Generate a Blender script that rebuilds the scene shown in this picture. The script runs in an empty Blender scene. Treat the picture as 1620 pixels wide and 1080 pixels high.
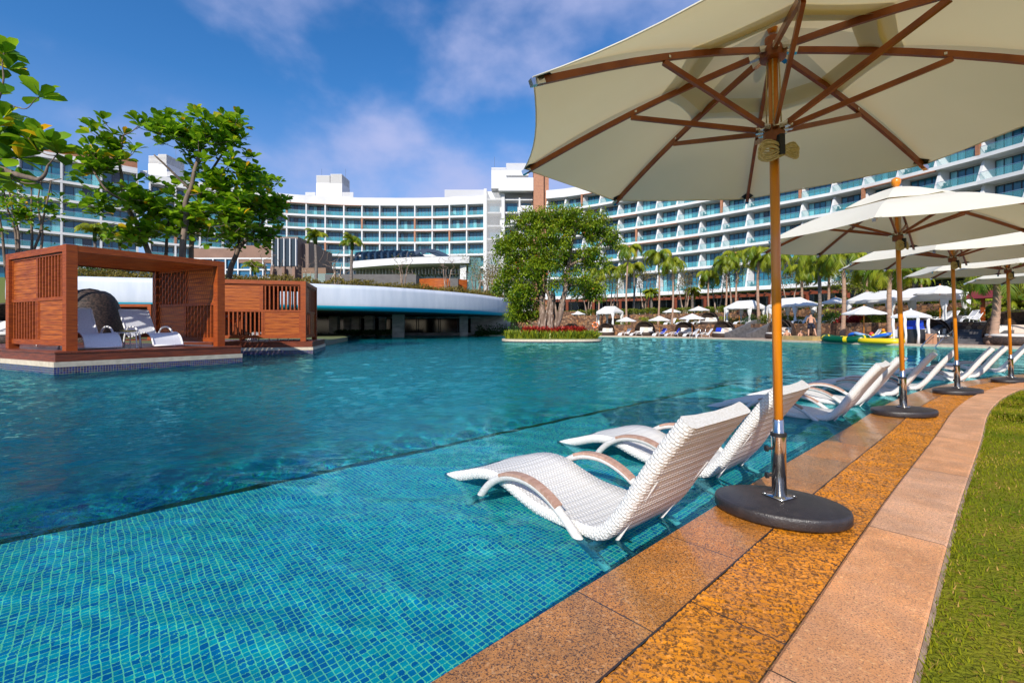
import bpy, math, random
import numpy as np
from mathutils import Vector, Matrix, noise
from mathutils.geometry import tessellate_polygon
R = math.radians
random.seed(7); RNG = np.random.default_rng(11)
sc = bpy.context.scene

# ------------------------------------------------------------------ camera
F = 720.0; HC = 1.05; HZ = 518.0              # focal length (px of the 1620 wide photo), eye height, horizon row
cd = bpy.data.cameras.new('camera'); cam = bpy.data.objects.new('camera', cd); sc.collection.objects.link(cam)
sc.camera = cam; cam.location = (0, 0, HC); cam.rotation_euler = (R(90), 0, 0)
cd.sensor_width = 36; cd.lens = 36 * F / 1620; cd.shift_y = (HZ - 540) / 1620
cd.clip_start = .05; cd.clip_end = 6000

# ------------------------------------------------------------------ light and sky
SUN_EL = 34.0; SUN_DX = 0.32                  # sun behind the camera, a little to the left
sl = bpy.data.lights.new('sun', 'SUN'); sl.energy = 4.6; sl.angle = R(.5); sl.color = (1, .93, .82)
so = bpy.data.objects.new('sun', sl); sc.collection.objects.link(so)
sdir = Vector((SUN_DX, 1, 0)).normalized() * math.cos(R(SUN_EL)) + Vector((0, 0, -math.sin(R(SUN_EL))))
so.rotation_euler = sdir.to_track_quat('-Z', 'Y').to_euler(); so.location = (0, -20, 15)
sl.cycles.is_caustics_light = True
w = bpy.data.worlds.new('World'); sc.world = w; w.use_nodes = True
def sky():
    nt = w.node_tree; N = nt.nodes; L = nt.links; bg = N['Background']
    s = N.new('ShaderNodeTexSky'); s.sky_type = 'NISHITA'; s.sun_disc = False
    s.sun_elevation = R(SUN_EL); s.sun_rotation = R(180) + math.atan(SUN_DX); s.air_density = 1.0; s.dust_density = .3; s.ozone_density = 3.0
    hs = N.new('ShaderNodeHueSaturation'); hs.inputs['Saturation'].default_value = 1.32; hs.inputs['Value'].default_value = 1.42
    hs.inputs['Hue'].default_value = .505
    L.new(s.outputs[0], hs.inputs['Color'])
    tc = N.new('ShaderNodeTexCoord'); sp = N.new('ShaderNodeSeparateXYZ'); L.new(tc.outputs['Generated'], sp.inputs[0])
    def M(op, a, b=None, c=None):
        n = N.new('ShaderNodeMath'); n.operation = op
        for k, x in enumerate((a, b, c)):
            if x is None: continue
            if hasattr(x, 'is_linked'): L.new(x, n.inputs[k])
            else: n.inputs[k].default_value = x
        return n.outputs[0]
    X, Y, Z = sp.outputs
    dz = M('ADD', M('MAXIMUM', Z, 0.0), .22)
    cb = N.new('ShaderNodeCombineXYZ'); L.new(M('DIVIDE', X, dz), cb.inputs[0]); L.new(M('DIVIDE', Y, dz), cb.inputs[1]); L.new(M('MULTIPLY', Z, 1.0), cb.inputs[2])
    n1 = N.new('ShaderNodeTexNoise'); n1.inputs['Scale'].default_value = 3.6; n1.inputs['Detail'].default_value = 8; n1.inputs['Roughness'].default_value = .5; n1.inputs['Distortion'].default_value = .12
    mp = N.new('ShaderNodeMapping'); mp.inputs['Location'].default_value = (3.6, 1.25, .4); mp.inputs['Scale'].default_value = (1.0, 1.0, 1.5)
    L.new(tc.outputs['Generated'], mp.inputs[0]); L.new(mp.outputs[0], n1.inputs['Vector'])
    # more cloud towards the middle and right of the view, almost none at the left
    az = M('DIVIDE', X, M('MAXIMUM', Y, .05))
    left = N.new('ShaderNodeMapRange'); left.inputs[1].default_value = -.75; left.inputs[2].default_value = .15; left.inputs[3].default_value = -.13; left.inputs[4].default_value = .10
    L.new(az, left.inputs[0])
    low = N.new('ShaderNodeMapRange'); low.inputs[1].default_value = .55; low.inputs[2].default_value = .2; low.inputs[3].default_value = -.02; low.inputs[4].default_value = .06
    L.new(Z, low.inputs[0])
    dens = M('ADD', M('ADD', n1.outputs[0], left.outputs[0]), low.outputs[0])
    cr = N.new('ShaderNodeMapRange'); cr.interpolation_type = 'SMOOTHSTEP'; cr.inputs[1].default_value = .42; cr.inputs[2].default_value = .73; cr.inputs[3].default_value = 0; cr.inputs[4].default_value = .85
    L.new(dens, cr.inputs[0])
    mx = N.new('ShaderNodeMix'); mx.data_type = 'RGBA'; L.new(cr.outputs[0], mx.inputs[0]); L.new(hs.outputs[0], mx.inputs[6]); mx.inputs[7].default_value = (4.2, 4.6, 7.2, 1)
    hz = N.new('ShaderNodeMapRange'); hz.inputs[1].default_value = .42; hz.inputs[2].default_value = .12; hz.inputs[3].default_value = 0; hz.inputs[4].default_value = .5; L.new(Z, hz.inputs[0])
    mh = N.new('ShaderNodeMix'); mh.data_type = 'RGBA'; L.new(hz.outputs[0], mh.inputs[0]); L.new(hs.outputs[0], mh.inputs[6]); mh.inputs[7].default_value = (2.5, 3.1, 6.0, 1); L.new(mh.outputs[2], mx.inputs[6])
    L.new(mx.outputs[2], bg.inputs[0]); bg.inputs[1].default_value = .1
sky()
sc.view_settings.view_transform = 'Standard'; sc.view_settings.look = 'None'; sc.view_settings.exposure = .28; sc.view_settings.gamma = 1
sc.cycles.use_denoising = True; sc.cycles.max_bounces = 8; sc.cycles.transparent_max_bounces = 12
sc.cycles.sample_clamp_indirect = 4; sc.cycles.caustics_refractive = True; sc.cycles.caustics_reflective = False

# ------------------------------------------------------------------ helpers
def S(c):                                       # sRGB 0-255 -> linear
    return tuple((x / 255 / 12.92) if x / 255 <= .04045 else ((x / 255 + .055) / 1.055) ** 2.4 for x in c)
def X_(px, Y): return (px - 810) / F * Y
def Z_(py, Y): return HC - (py - HZ) / F * Y
def G(px, py, z=0.0):
    Y = F * (HC - z) / (py - HZ); return Vector((X_(px, Y), Y, z))
MATS = {}
def mat(name, col, rough=.6, col2=None, scale=5, detail=4, bump=0, bscale=None, metal=0, spec=.5, coat=0, coords='Object', stretch=None,
        lo=.35, hi=.65, trans=0, col3=None, scale3=40, lo3=.5, hi3=.6, alpha=1, sheen=0, attr=None, tcol=None):
    m = bpy.data.materials.new(name); m.use_nodes = True; N = m.node_tree.nodes; L = m.node_tree.links; b = N['Principled BSDF']
    b.inputs['Base Color'].default_value = (*col, 1); b.inputs['Roughness'].default_value = rough; b.inputs['Metallic'].default_value = metal
    b.inputs['Specular IOR Level'].default_value = spec; b.inputs['Coat Weight'].default_value = coat; b.inputs['Coat Roughness'].default_value = .08
    if alpha < 1: b.inputs['Alpha'].default_value = alpha
    if sheen: b.inputs['Sheen Weight'].default_value = sheen
    if col2 or bump:
        tc = N.new('ShaderNodeTexCoord'); v = tc.outputs[coords]
        if stretch:
            mp = N.new('ShaderNodeMapping'); mp.inputs['Scale'].default_value = stretch; L.new(v, mp.inputs[0]); v = mp.outputs[0]
    last = None
    if col2:
        n = N.new('ShaderNodeTexNoise'); n.inputs['Scale'].default_value = scale; n.inputs['Detail'].default_value = detail; L.new(v, n.inputs['Vector'])
        fac = n.outputs[0]
        if attr:
            at = N.new('ShaderNodeAttribute'); at.attribute_name = attr; fac = at.outputs['Fac']
        mr = N.new('ShaderNodeMapRange'); mr.inputs[1].default_value = lo; mr.inputs[2].default_value = hi; L.new(fac, mr.inputs[0])
        mx = N.new('ShaderNodeMix'); mx.data_type = 'RGBA'; L.new(mr.outputs[0], mx.inputs[0]); mx.inputs[6].default_value = (*col, 1); mx.inputs[7].default_value = (*col2, 1)
        last = mx.outputs[2]
        if col3:
            n3 = N.new('ShaderNodeTexNoise'); n3.inputs['Scale'].default_value = scale3; n3.inputs['Detail'].default_value = 3; L.new(v, n3.inputs['Vector'])
            m3 = N.new('ShaderNodeMapRange'); m3.inputs[1].default_value = lo3; m3.inputs[2].default_value = hi3; L.new(n3.outputs[0], m3.inputs[0])
            mx3 = N.new('ShaderNodeMix'); mx3.data_type = 'RGBA'; L.new(m3.outputs[0], mx3.inputs[0]); L.new(last, mx3.inputs[6]); mx3.inputs[7].default_value = (*col3, 1)
            last = mx3.outputs[2]
        L.new(last, b.inputs['Base Color'])
    if bump:
        nb = N.new('ShaderNodeTexNoise'); nb.inputs['Scale'].default_value = bscale or scale * 3; nb.inputs['Detail'].default_value = 4; L.new(v, nb.inputs['Vector'])
        bp = N.new('ShaderNodeBump'); bp.inputs['Strength'].default_value = bump; bp.inputs['Distance'].default_value = .02; L.new(nb.outputs[0], bp.inputs['Height']); L.new(bp.outputs[0], b.inputs['Normal'])
    if trans:
        tr = N.new('ShaderNodeBsdfTranslucent'); ms = N.new('ShaderNodeMixShader'); ms.inputs[0].default_value = trans
        if tcol: tr.inputs[0].default_value = (*tcol, 1)
        elif last: L.new(last, tr.inputs[0])
        else: tr.inputs[0].default_value = (*col, 1)
        out = N['Material Output']; L.new(b.outputs[0], ms.inputs[1]); L.new(tr.outputs[0], ms.inputs[2]); L.new(ms.outputs[0], out.inputs[0])
    MATS[name] = m; return m

class MB:
    def __init__(s): s.v = []; s.f = []; s.m = []
    def add(s, vs, fs, m=0):
        o = len(s.v); s.v += [tuple(p) for p in vs]; s.f += [tuple(i + o for i in q) for q in fs]; s.m += [m] * len(fs); return s
    def obox(s, c, d, rz=0, m=0, tilt=None):
        x, y, z = d[0] / 2, d[1] / 2, d[2] / 2
        vs = [Vector((a, b, e)) for a in (-x, x) for b in (-y, y) for e in (-z, z)]
        M = Matrix.Rotation(rz, 3, 'Z')
        if tilt: M = M @ Matrix.Rotation(tilt[0], 3, tilt[1])
        c = Vector(c); return s.add([M @ q + c for q in vs], [(0, 1, 3, 2), (4, 6, 7, 5), (0, 4, 5, 1), (2, 3, 7, 6), (0, 2, 6, 4), (1, 5, 7, 3)], m)
    def box(s, a, b, m=0):
        return s.obox([(a[i] + b[i]) / 2 for i in range(3)], [abs(b[i] - a[i]) for i in range(3)], 0, m)
    def bar(s, p, q, w, h, m=0, up=(0, 0, 1)):
        p = Vector(p); q = Vector(q); d = (q - p).normalized(); sd = d.cross(Vector(up))
        if sd.length < 1e-4: sd = Vector((1, 0, 0))
        sd.normalize(); u = sd.cross(d); vs = []
        for e in (p, q):
            for a, b in ((-1, -1), (1, -1), (1, 1), (-1, 1)): vs.append(e + sd * a * w / 2 + u * b * h / 2)
        return s.add(vs, [(3, 2, 1, 0), (4, 5, 6, 7), (0, 1, 5, 4), (1, 2, 6, 5), (2, 3, 7, 6), (3, 0, 4, 7)], m)
    def tube(s, pts, r, n=8, m=0, cap=True):
        pts = [Vector(p) for p in pts]; k = len(pts); rs = list(r) if hasattr(r, '__len__') else [r] * k
        vs = []; up = Vector((.13, .21, .97)).normalized(); ref = None
        for i, p in enumerate(pts):
            d = (pts[min(i + 1, k - 1)] - pts[max(i - 1, 0)])
            d = d.normalized() if d.length > 1e-9 else Vector((0, 0, 1))
            if ref is None:
                ref = d.cross(up); ref = ref.normalized() if ref.length > 1e-3 else Vector((1, 0, 0))
            ref = (ref - d * ref.dot(d)).normalized(); b = d.cross(ref)
            for j in range(n):
                a = 2 * math.pi * j / n; vs.append(p + (ref * math.cos(a) + b * math.sin(a)) * rs[i])
        fs = [(i * n + j, i * n + (j + 1) % n, (i + 1) * n + (j + 1) % n, (i + 1) * n + j) for i in range(k - 1) for j in range(n)]
        if cap: fs += [tuple(range(n))[::-1], tuple(range((k - 1) * n, k * n))]
        return s.add(vs, fs, m)
    def lathe(s, prof, n=24, c=(0, 0, 0), sx=1, sy=1, rz=0, m=0, cap=True):
        vs = []
        for r, z in prof:
            for j in range(n):
                a = 2 * math.pi * j / n; x = r * math.cos(a) * sx; y = r * math.sin(a) * sy
                vs.append((c[0] + x * math.cos(rz) - y * math.sin(rz), c[1] + x * math.sin(rz) + y * math.cos(rz), c[2] + z))
        k = len(prof); fs = [(i * n + j, i * n + (j + 1) % n, (i + 1) * n + (j + 1) % n, (i + 1) * n + j) for i in range(k - 1) for j in range(n)]
        if cap: fs += [tuple(range(n))[::-1], tuple(range((k - 1) * n, k * n))]
        return s.add(vs, fs, m)
    def sphere(s, c, r, n=10, m=0, sz=1):
        pr = [(r * math.sin(math.pi * i / n), -r * sz * math.cos(math.pi * i / n)) for i in range(1, n)]
        pr = [(r * .02, -r * sz)] + pr + [(r * .02, r * sz)]
        return s.lathe(pr, n + 4, c, m=m)
    def build(s, name, mats, parent=None, smooth=False, world=False, recv=False):
        me = bpy.data.meshes.new(name)
        vs = s.v
        if world and parent is not None: o = parent.location; vs = [(a - o[0], b - o[1], c - o[2]) for a, b, c in vs]
        me.from_pydata(vs, [], s.f)
        for q in (mats if isinstance(mats, (list, tuple)) else [mats]): me.materials.append(q)
        if any(s.m): me.polygons.foreach_set('material_index', s.m)
        if smooth: me.shade_smooth() if smooth is True else me.shade_auto_smooth() if hasattr(me, 'shade_auto_smooth') else me.shade_smooth()
        me.update(); return link(name, me, parent, recv)
def link(name, me, parent=None, recv=False):
    o = bpy.data.objects.new(name, me); sc.collection.objects.link(o)
    if parent is not None: o.parent = parent
    if recv: o.cycles.is_caustics_receiver = True
    return o
def tag(o, label=None, cat=None, group=None, kind=None):
    if label: o['label'] = label
    if cat: o['category'] = cat
    if group: o['group'] = group
    if kind: o['kind'] = kind
    return o
def thing(name, label, cat, loc=(0, 0, 0), rz=0, group=None, scale=None):
    o = bpy.data.objects.new(name, None); o.empty_display_size = .2; sc.collection.objects.link(o)
    o.location = loc; o.rotation_euler = (0, 0, rz)
    if scale: o.scale = (scale,) * 3 if not hasattr(scale, '__len__') else scale
    return tag(o, label, cat, group)
def dup(src, loc, rz=None, label=None, scale=None, group=None, cat=None):
    def cp(o, par):
        c = o.copy(); sc.collection.objects.link(c)
        if par is not None: c.parent = par
        for ch in o.children: cp(ch, c)
        return c
    r = cp(src, None); r.location = loc
    if rz is not None: r.rotation_euler = (0, 0, rz)
    if label: r['label'] = label
    if group: r['group'] = group
    if cat: r['category'] = cat
    if scale is not None: r.scale = (scale,) * 3 if not hasattr(scale, '__len__') else scale
    return r
def np_mesh(name, V, Fq, mats, rnd=None, smooth=False, parent=None):     # V (n,3), Fq (m,k) all same k
    me = bpy.data.meshes.new(name); V = np.asarray(V, dtype=np.float32); Fq = np.asarray(Fq, dtype=np.int32); k = Fq.shape[1]
    me.vertices.add(len(V)); me.vertices.foreach_set('co', V.ravel()); me.loops.add(Fq.size); me.loops.foreach_set('vertex_index', Fq.ravel())
    me.polygons.add(len(Fq)); me.polygons.foreach_set('loop_start', np.arange(0, Fq.size, k, dtype=np.int32))
    for q in (mats if isinstance(mats, (list, tuple)) else [mats]): me.materials.append(q)
    if smooth: me.polygons.foreach_set('use_smooth', np.ones(len(Fq), dtype=bool))
    if rnd is not None:
        a = me.attributes.new('rnd', 'FLOAT', 'POINT'); a.data.foreach_set('value', np.asarray(rnd, dtype=np.float32))
    me.update(calc_edges=True); me.validate(); return link(name, me, parent)
def unit(a): return a / np.maximum(np.linalg.norm(a, axis=-1, keepdims=True), 1e-9)
def leaves(P, D, size, tmpl, faces, roll=None, U=None):                  # P,D (n,3): base points and leaf directions
    n = len(P); D = unit(D); up = np.tile([0., 0., 1.], (n, 1)) + RNG.normal(0, .35, (n, 3)) if U is None else U
    Sx = unit(np.cross(D, up)); Nn = np.cross(Sx, D); size = np.broadcast_to(np.asarray(size, float), (n,))
    T = np.asarray(tmpl, float)                                          # (k,3): across, along, normal
    V = P[:, None, :] + (T[None, :, 0:1] * Sx[:, None, :] + T[None, :, 1:2] * D[:, None, :] + T[None, :, 2:3] * Nn[:, None, :]) * size[:, None, None]
    Fq = (np.asarray(faces)[None] + (np.arange(n) * len(T))[:, None, None]).reshape(-1, len(faces[0]))
    return V.reshape(-1, 3), Fq, np.repeat(RNG.random(n), len(T))
LEAF_S = ([(0, 0, 0), (.24, .45, .06), (0, 1, -.08), (-.24, .45, .06)], [(0, 1, 2), (0, 2, 3)])
LEAF_B = ([(0, 0, 0), (.16, .3, .05), (.3, .62, .07), (.24, .88, .02), (0, 1.04, -.1), (-.24, .88, .02), (-.3, .62, .07), (-.16, .3, .05), (0, .3, 0), (0, .62, 0), (0, .88, -.04)],
          [(0, 1, 8, 0), (1, 2, 9, 8), (2, 3, 10, 9), (3, 4, 10, 3), (4, 5, 10, 4), (5, 6, 9, 10), (6, 7, 8, 9), (7, 0, 8, 7)])
LEAF_B = (LEAF_B[0], [(0, 1, 8), (1, 2, 9), (1, 9, 8), (2, 3, 10), (2, 10, 9), (3, 4, 10), (4, 5, 10), (5, 6, 9), (5, 9, 10), (6, 7, 8), (6, 8, 9), (7, 0, 8)])
def merge(parts):
    V = []; Fq = []; Rn = []; o = 0
    for v, f, r in parts: V.append(v); Fq.append(f + o); Rn.append(r); o += len(v)
    return np.concatenate(V), np.concatenate(Fq), np.concatenate(Rn)

def resample(pts, step):
    P = np.array(pts, float); d = np.r_[0, np.cumsum(np.linalg.norm(np.diff(P, axis=0), axis=1))]
    n = max(2, int(round(d[-1] / step)) + 1); t = np.linspace(0, d[-1], n)
    return np.stack([np.interp(t, d, P[:, i]) for i in range(P.shape[1])], 1)
def smooth_path(pts, sub=12):
    P = [np.array(p, float) for p in pts]; P = [2 * P[0] - P[1]] + P + [2 * P[-1] - P[-2]]; out = []
    for i in range(1, len(P) - 2):
        for k in range(sub):
            t = k / sub; a, b, c, d = P[i - 1:i + 3]
            out.append(.5 * (2 * b + (c - a) * t + (2 * a - 5 * b + 4 * c - d) * t * t + (3 * b - a - 3 * c + d) * t ** 3))
    out.append(P[-2]); return np.array(out)
def offset(P, d):                                # + d = to the left of the walking direction
    T = unit(np.gradient(P, axis=0)); return P + np.stack([-T[:, 1], T[:, 0]], 1) * d
def ribbon(name, A, B, za, zb, m, uvw=None, kind='structure', recv=False, cross=1, bumpf=None, smooth=False):
    """a strip between two paths A (u=0) and B (u=width): UV in metres"""
    n = len(A); s = np.r_[0, np.cumsum(np.linalg.norm(np.diff((A + B) / 2, axis=0), axis=1))]
    wdt = np.linalg.norm(A - B, axis=1).mean() + abs(za - zb); V = []; UV = []
    for j in range(cross + 1):
        t = j / cross; Q = A * (1 - t) + B * t; z = np.full(n, za * (1 - t) + zb * t)
        V.append(np.c_[Q, z]); UV.append(np.c_[s, np.full(n, t * wdt)])
    V = np.concatenate(V); UV = np.concatenate(UV)
    if bumpf is not None: V[:, 2] += bumpf(UV[:, 0], UV[:, 1], V)
    Fq = np.array([(j * n + i, j * n + i + 1, (j + 1) * n + i + 1, (j + 1) * n + i) for j in range(cross) for i in range(n - 1)])
    o = np_mesh(name, V, Fq, m, smooth=smooth); me = o.data
    uv = me.uv_layers.new(name='UVMap'); idx = np.empty(len(me.loops), dtype=np.int32); me.loops.foreach_get('vertex_index', idx)
    uv.data.foreach_set('uv', UV[idx].astype(np.float32).ravel())
    if kind: o['kind'] = kind
    if recv: o.cycles.is_caustics_receiver = True
    return o
def node_mat(name):
    m = bpy.data.materials.new(name); m.use_nodes = True; MATS[name] = m; return m, m.node_tree.nodes, m.node_tree.links, m.node_tree.nodes['Principled BSDF']
# ------------------------------------------------------------------ materials
WHITE = mat('white_paint', (.66, .67, .68), .7, (.58, .59, .61), .35, stretch=(1, 1, .3), bump=.05, spec=.2)
CREAMW = mat('shaded_white_render', (.54, .59, .68), .6, (.46, .52, .62), .6, stretch=(3, 3, .6), bump=.1)  # bluish skylight shade on the white roof edge is put into this base colour
BROWNP = mat('brown_panel', (.38, .17, .09), .6, (.30, .13, .07), 2)
DARKM = mat('dark_metal', (.03, .035, .045), .35, metal=.3)
STEEL = mat('brushed_steel', (.62, .60, .57), .16, metal=1.0)
RUBBER = mat('black_resin', (.022, .02, .023), .38, (.035, .03, .032), 20, bump=.25, bscale=120, spec=.6)
WOODD = mat('red_brown_timber', (.33, .066, .006), .5, (.20, .034, .004), 3, stretch=(1, 1, 9), bump=.25, bscale=14, spec=.35)
WOODP = mat('orange_brown_planks', (.43, .105, .010), .5, (.22, .040, .005), 2.2, stretch=(.7, .7, 8), bump=.25, bscale=10, spec=.35)
WOODF = mat('dark_deck_timber', (.21, .045, .016), .38, (.12, .028, .012), 3, stretch=(1, 1, 6), bump=.2, spec=.4)
POLE = mat('varnished_pole', (.74, .25, .008), .3, (.60, .18, .006), 4, stretch=(6, 6, .8), coat=.35)
RIB = mat('varnished_rib', (.34, .085, .008), .4, (.22, .045, .005), 4, stretch=(2, 2, 2), coat=.1)
CANV = mat('cream_canvas', (.80, .77, .66), .85, (.76, .73, .61), 1.6, spec=.1, bump=.15, bscale=300, trans=.25, tcol=(.80, .66, .36))
CANV2 = mat('cream_canvas_band', (.70, .62, .42), .85, trans=.12)
ROPE = mat('cream_rope', (.62, .50, .27), .9, (.5, .38, .18), 60)
STRAP = mat('black_strap', (.01, .01, .012), .6)
SLING = mat('white_sling', (.72, .74, .79), .7, (.64, .66, .71), 40, bump=.1, bscale=200)
WHITEM = mat('white_powder_coat', (.78, .78, .78), .35)
WICKD = mat('dark_wicker', (.016, .010, .008), .6, (.075, .045, .032), 14, detail=1, stretch=(1, 1, 3.5), lo=.45, hi=.56, bump=.8, bscale=30)
CUSH = mat('cream_cushion', (.74, .70, .64), .85)
CUSHP = mat('pink_beige_cushion', (.62, .50, .42), .85)
BLUET = mat('blue_towel', (.01, .04, .45), .9)
BLUEP = mat('blue_plastic', (.01, .06, .55), .4)
TENT = mat('white_tent_cloth', (.84, .84, .84), .8, trans=.2)
BARK = mat('grey_brown_bark', (.20, .145, .11), .85, (.11, .08, .06), 3, stretch=(2, 2, .6), bump=.6, bscale=12)
BARKB = mat('pale_fig_bark', (.30, .21, .16), .85, (.11, .07, .05), 1.6, stretch=(2.2, 2.2, .45), bump=.8, bscale=6, col3=(.42, .33, .27), scale3=5, lo3=.55, hi3=.65)
TWIG = mat('brown_twig', (.13, .08, .055), .85)
PTRUNK = mat('palm_trunk_bark', (.42, .26, .18), .85, (.26, .17, .12), 2, stretch=(.6, .6, 5), bump=.6, bscale=9)
PTRUNKG = mat('grey_palm_trunk', (.20, .17, .15), .85, (.11, .09, .08), 2, stretch=(.6, .6, 5), bump=.6, bscale=9)
def leafmat(name, a, b, trans=.3, rough=.4, c=None, spec=.4):
    m, N, L, bs = node_mat(name); at = N.new('ShaderNodeAttribute'); at.attribute_name = 'rnd'; cr = N.new('ShaderNodeValToRGB')
    cr.color_ramp.elements[0].color = (*a, 1); cr.color_ramp.elements[1].color = (*b, 1); cr.color_ramp.elements[1].position = .93
    if c: e = cr.color_ramp.elements.new(.997); e.color = (*c, 1)
    L.new(at.outputs['Fac'], cr.inputs[0]); L.new(cr.outputs[0], bs.inputs['Base Color']); bs.inputs['Roughness'].default_value = rough; bs.inputs['Specular IOR Level'].default_value = spec
    tr = N.new('ShaderNodeBsdfTranslucent'); mx = N.new('ShaderNodeMixShader'); mx.inputs[0].default_value = trans
    g = N.new('ShaderNodeHueSaturation'); g.inputs['Value'].default_value = 1.5; g.inputs['Hue'].default_value = .485; L.new(cr.outputs[0], g.inputs['Color']); L.new(g.outputs[0], tr.inputs[0])
    L.new(bs.outputs[0], mx.inputs[1]); L.new(tr.outputs[0], mx.inputs[2]); L.new(mx.outputs[0], N['Material Output'].inputs[0]); return m
LF_BIG = leafmat('broad_leaf_green', (.05, .16, .005), (.26, .46, .015), .4, .38, (.75, .42, .01))
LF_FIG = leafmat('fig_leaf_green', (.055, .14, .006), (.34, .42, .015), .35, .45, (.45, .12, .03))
LF_PALM = leafmat('palm_frond_green', (.07, .16, .01), (.36, .38, .02), .4, .45, (.50, .34, .06))
LF_DRY = leafmat('olive_shrub', (.09, .08, .01), (.26, .20, .03), .25, .6)
LF_HEDGE = leafmat('hedge_green', (.05, .10, .007), (.24, .26, .02), .25, .5)
LF_DARK = leafmat('dark_shrub_green', (.012, .05, .008), (.05, .13, .015), .2, .5)
LF_RED = leafmat('crimson_leaf', (.16, .008, .008), (.42, .035, .015), .25, .5)
LF_BLADE = leafmat('bright_blade_green', (.07, .13, .008), (.33, .36, .02), .3, .45)
GRASSB = leafmat('turf_blade', (.12, .19, .007), (.33, .32, .014), .4, .8, (.60, .38, .12), .1)
GRASS = mat('turf_soil', (.12, .15, .008), .95, (.20, .19, .014), 2.2, spec=.1, col3=(.24, .14, .035), scale3=28, lo3=.58, hi3=.68, bump=.9, bscale=60)

def weave():
    m, N, L, b = node_mat('white_wicker'); b.inputs['Roughness'].default_value = .45
    uv = N.new('ShaderNodeUVMap'); sp = N.new('ShaderNodeSeparateXYZ'); L.new(uv.outputs[0], sp.inputs[0])
    def M(op, a, c=None):
        n = N.new('ShaderNodeMath'); n.operation = op
        for k, x in enumerate((a, c)):
            if x is None: continue
            if hasattr(x, 'is_linked'): L.new(x, n.inputs[k])
            else: n.inputs[k].default_value = x
        return n.outputs[0]
    row = M('FLOOR', M('DIVIDE', sp.outputs[1], .016))
    ph = M('MULTIPLY', M('MODULO', row, 2.0), math.pi)
    u = M('ABSOLUTE', M('SINE', M('ADD', M('MULTIPLY', sp.outputs[0], math.pi / .024), M('MULTIPLY', ph, .5))))
    v = M('ABSOLUTE', M('SINE', M('MULTIPLY', sp.outputs[1], math.pi / .016)))
    h = M('MULTIPLY', M('POWER', u, .6), M('POWER', v, .5))
    cr = N.new('ShaderNodeMapRange'); cr.inputs[1].default_value = .12; cr.inputs[2].default_value = .5; L.new(h, cr.inputs[0])
    mx = N.new('ShaderNodeMix'); mx.data_type = 'RGBA'; L.new(cr.outputs[0], mx.inputs[0]); mx.inputs[6].default_value = (.56, .53, .47, 1); mx.inputs[7].default_value = (.76, .75, .735, 1); L.new(mx.outputs[2], b.inputs['Base Color'])
    bp = N.new('ShaderNodeBump'); bp.inputs['Distance'].default_value = .004; bp.inputs['Strength'].default_value = .8; L.new(h, bp.inputs['Height']); L.new(bp.outputs[0], b.inputs['Normal']); return m
WICKW = weave()
ARMW = mat('worn_teak', (.50, .32, .25), .6, (.38, .22, .16), 12, stretch=(6, 1, 1), bump=.2)
CORDW = mat('white_cord_wrap', (.74, .73, .72), .5, (.6, .58, .54), 60, stretch=(1, 1, 4), bump=.4, bscale=150)

def mosaic(name, cols, grout, size=.027, gsize=.0016, rough=.25, tint=None):
    m, N, L, b = node_mat(name); b.inputs['Roughness'].default_value = rough
    uv = N.new('ShaderNodeUVMap'); sn = N.new('ShaderNodeVectorMath'); sn.operation = 'SNAP'; sn.inputs[1].default_value = (size, size, size); L.new(uv.outputs[0], sn.inputs[0])
    wn = N.new('ShaderNodeTexWhiteNoise'); wn.noise_dimensions = '2D'; L.new(sn.outputs[0], wn.inputs['Vector'])
    big = N.new('ShaderNodeTexNoise'); big.inputs['Scale'].default_value = 2.5; big.inputs['Detail'].default_value = 3; L.new(uv.outputs[0], big.inputs['Vector'])
    ad = N.new('ShaderNodeMath'); ad.operation = 'MULTIPLY_ADD'; ad.inputs[1].default_value = .5; L.new(big.outputs[0], ad.inputs[0]); ad.inputs[2].default_value = -.25
    a2 = N.new('ShaderNodeMath'); L.new(wn.outputs['Value'], a2.inputs[0]); L.new(ad.outputs[0], a2.inputs[1])
    cr = N.new('ShaderNodeValToRGB'); cr.color_ramp.interpolation = 'CONSTANT'; e = cr.color_ramp.elements
    e[0].color = (*cols[0], 1); e[1].color = (*cols[1], 1); e[1].position = 1 / len(cols)
    for i, c in enumerate(cols[2:]): q = e.new((i + 2) / len(cols)); q.color = (*c, 1)
    L.new(a2.outputs[0], cr.inputs[0])
    br = N.new('ShaderNodeTexBrick'); br.offset = 0; br.inputs['Scale'].default_value = 1; br.inputs['Brick Width'].default_value = size; br.inputs['Row Height'].default_value = size
    br.inputs['Mortar Size'].default_value = gsize; br.inputs['Mortar Smooth'].default_value = .3; L.new(uv.outputs[0], br.inputs[0])
    mx = N.new('ShaderNodeMix'); mx.data_type = 'RGBA'; L.new(br.outputs['Fac'], mx.inputs[0]); L.new(cr.outputs[0], mx.inputs[6]); mx.inputs[7].default_value = (*grout, 1)
    L.new(mx.outputs[2], b.inputs['Base Color']); return m
MOS = mosaic('blue_mosaic', [(.0, .19, .42), (.0, .32, .44), (.0, .23, .46), (.01, .40, .46), (.0, .34, .46), (.0, .15, .38)], (.95, .80, .42), gsize=.0021)
MOSD = mosaic('deep_mosaic', [(.0, .07, .28), (.0, .25, .36), (.0, .14, .37), (.0, .38, .40), (.0, .30, .42), (.02, .38, .20)], (.3, .5, .34))
MOSN = mosaic('navy_band_mosaic', [(.012, .014, .10), (.014, .025, .16), (.03, .06, .12), (.03, .02, .07)], (.28, .22, .16), .05, .005)

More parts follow.
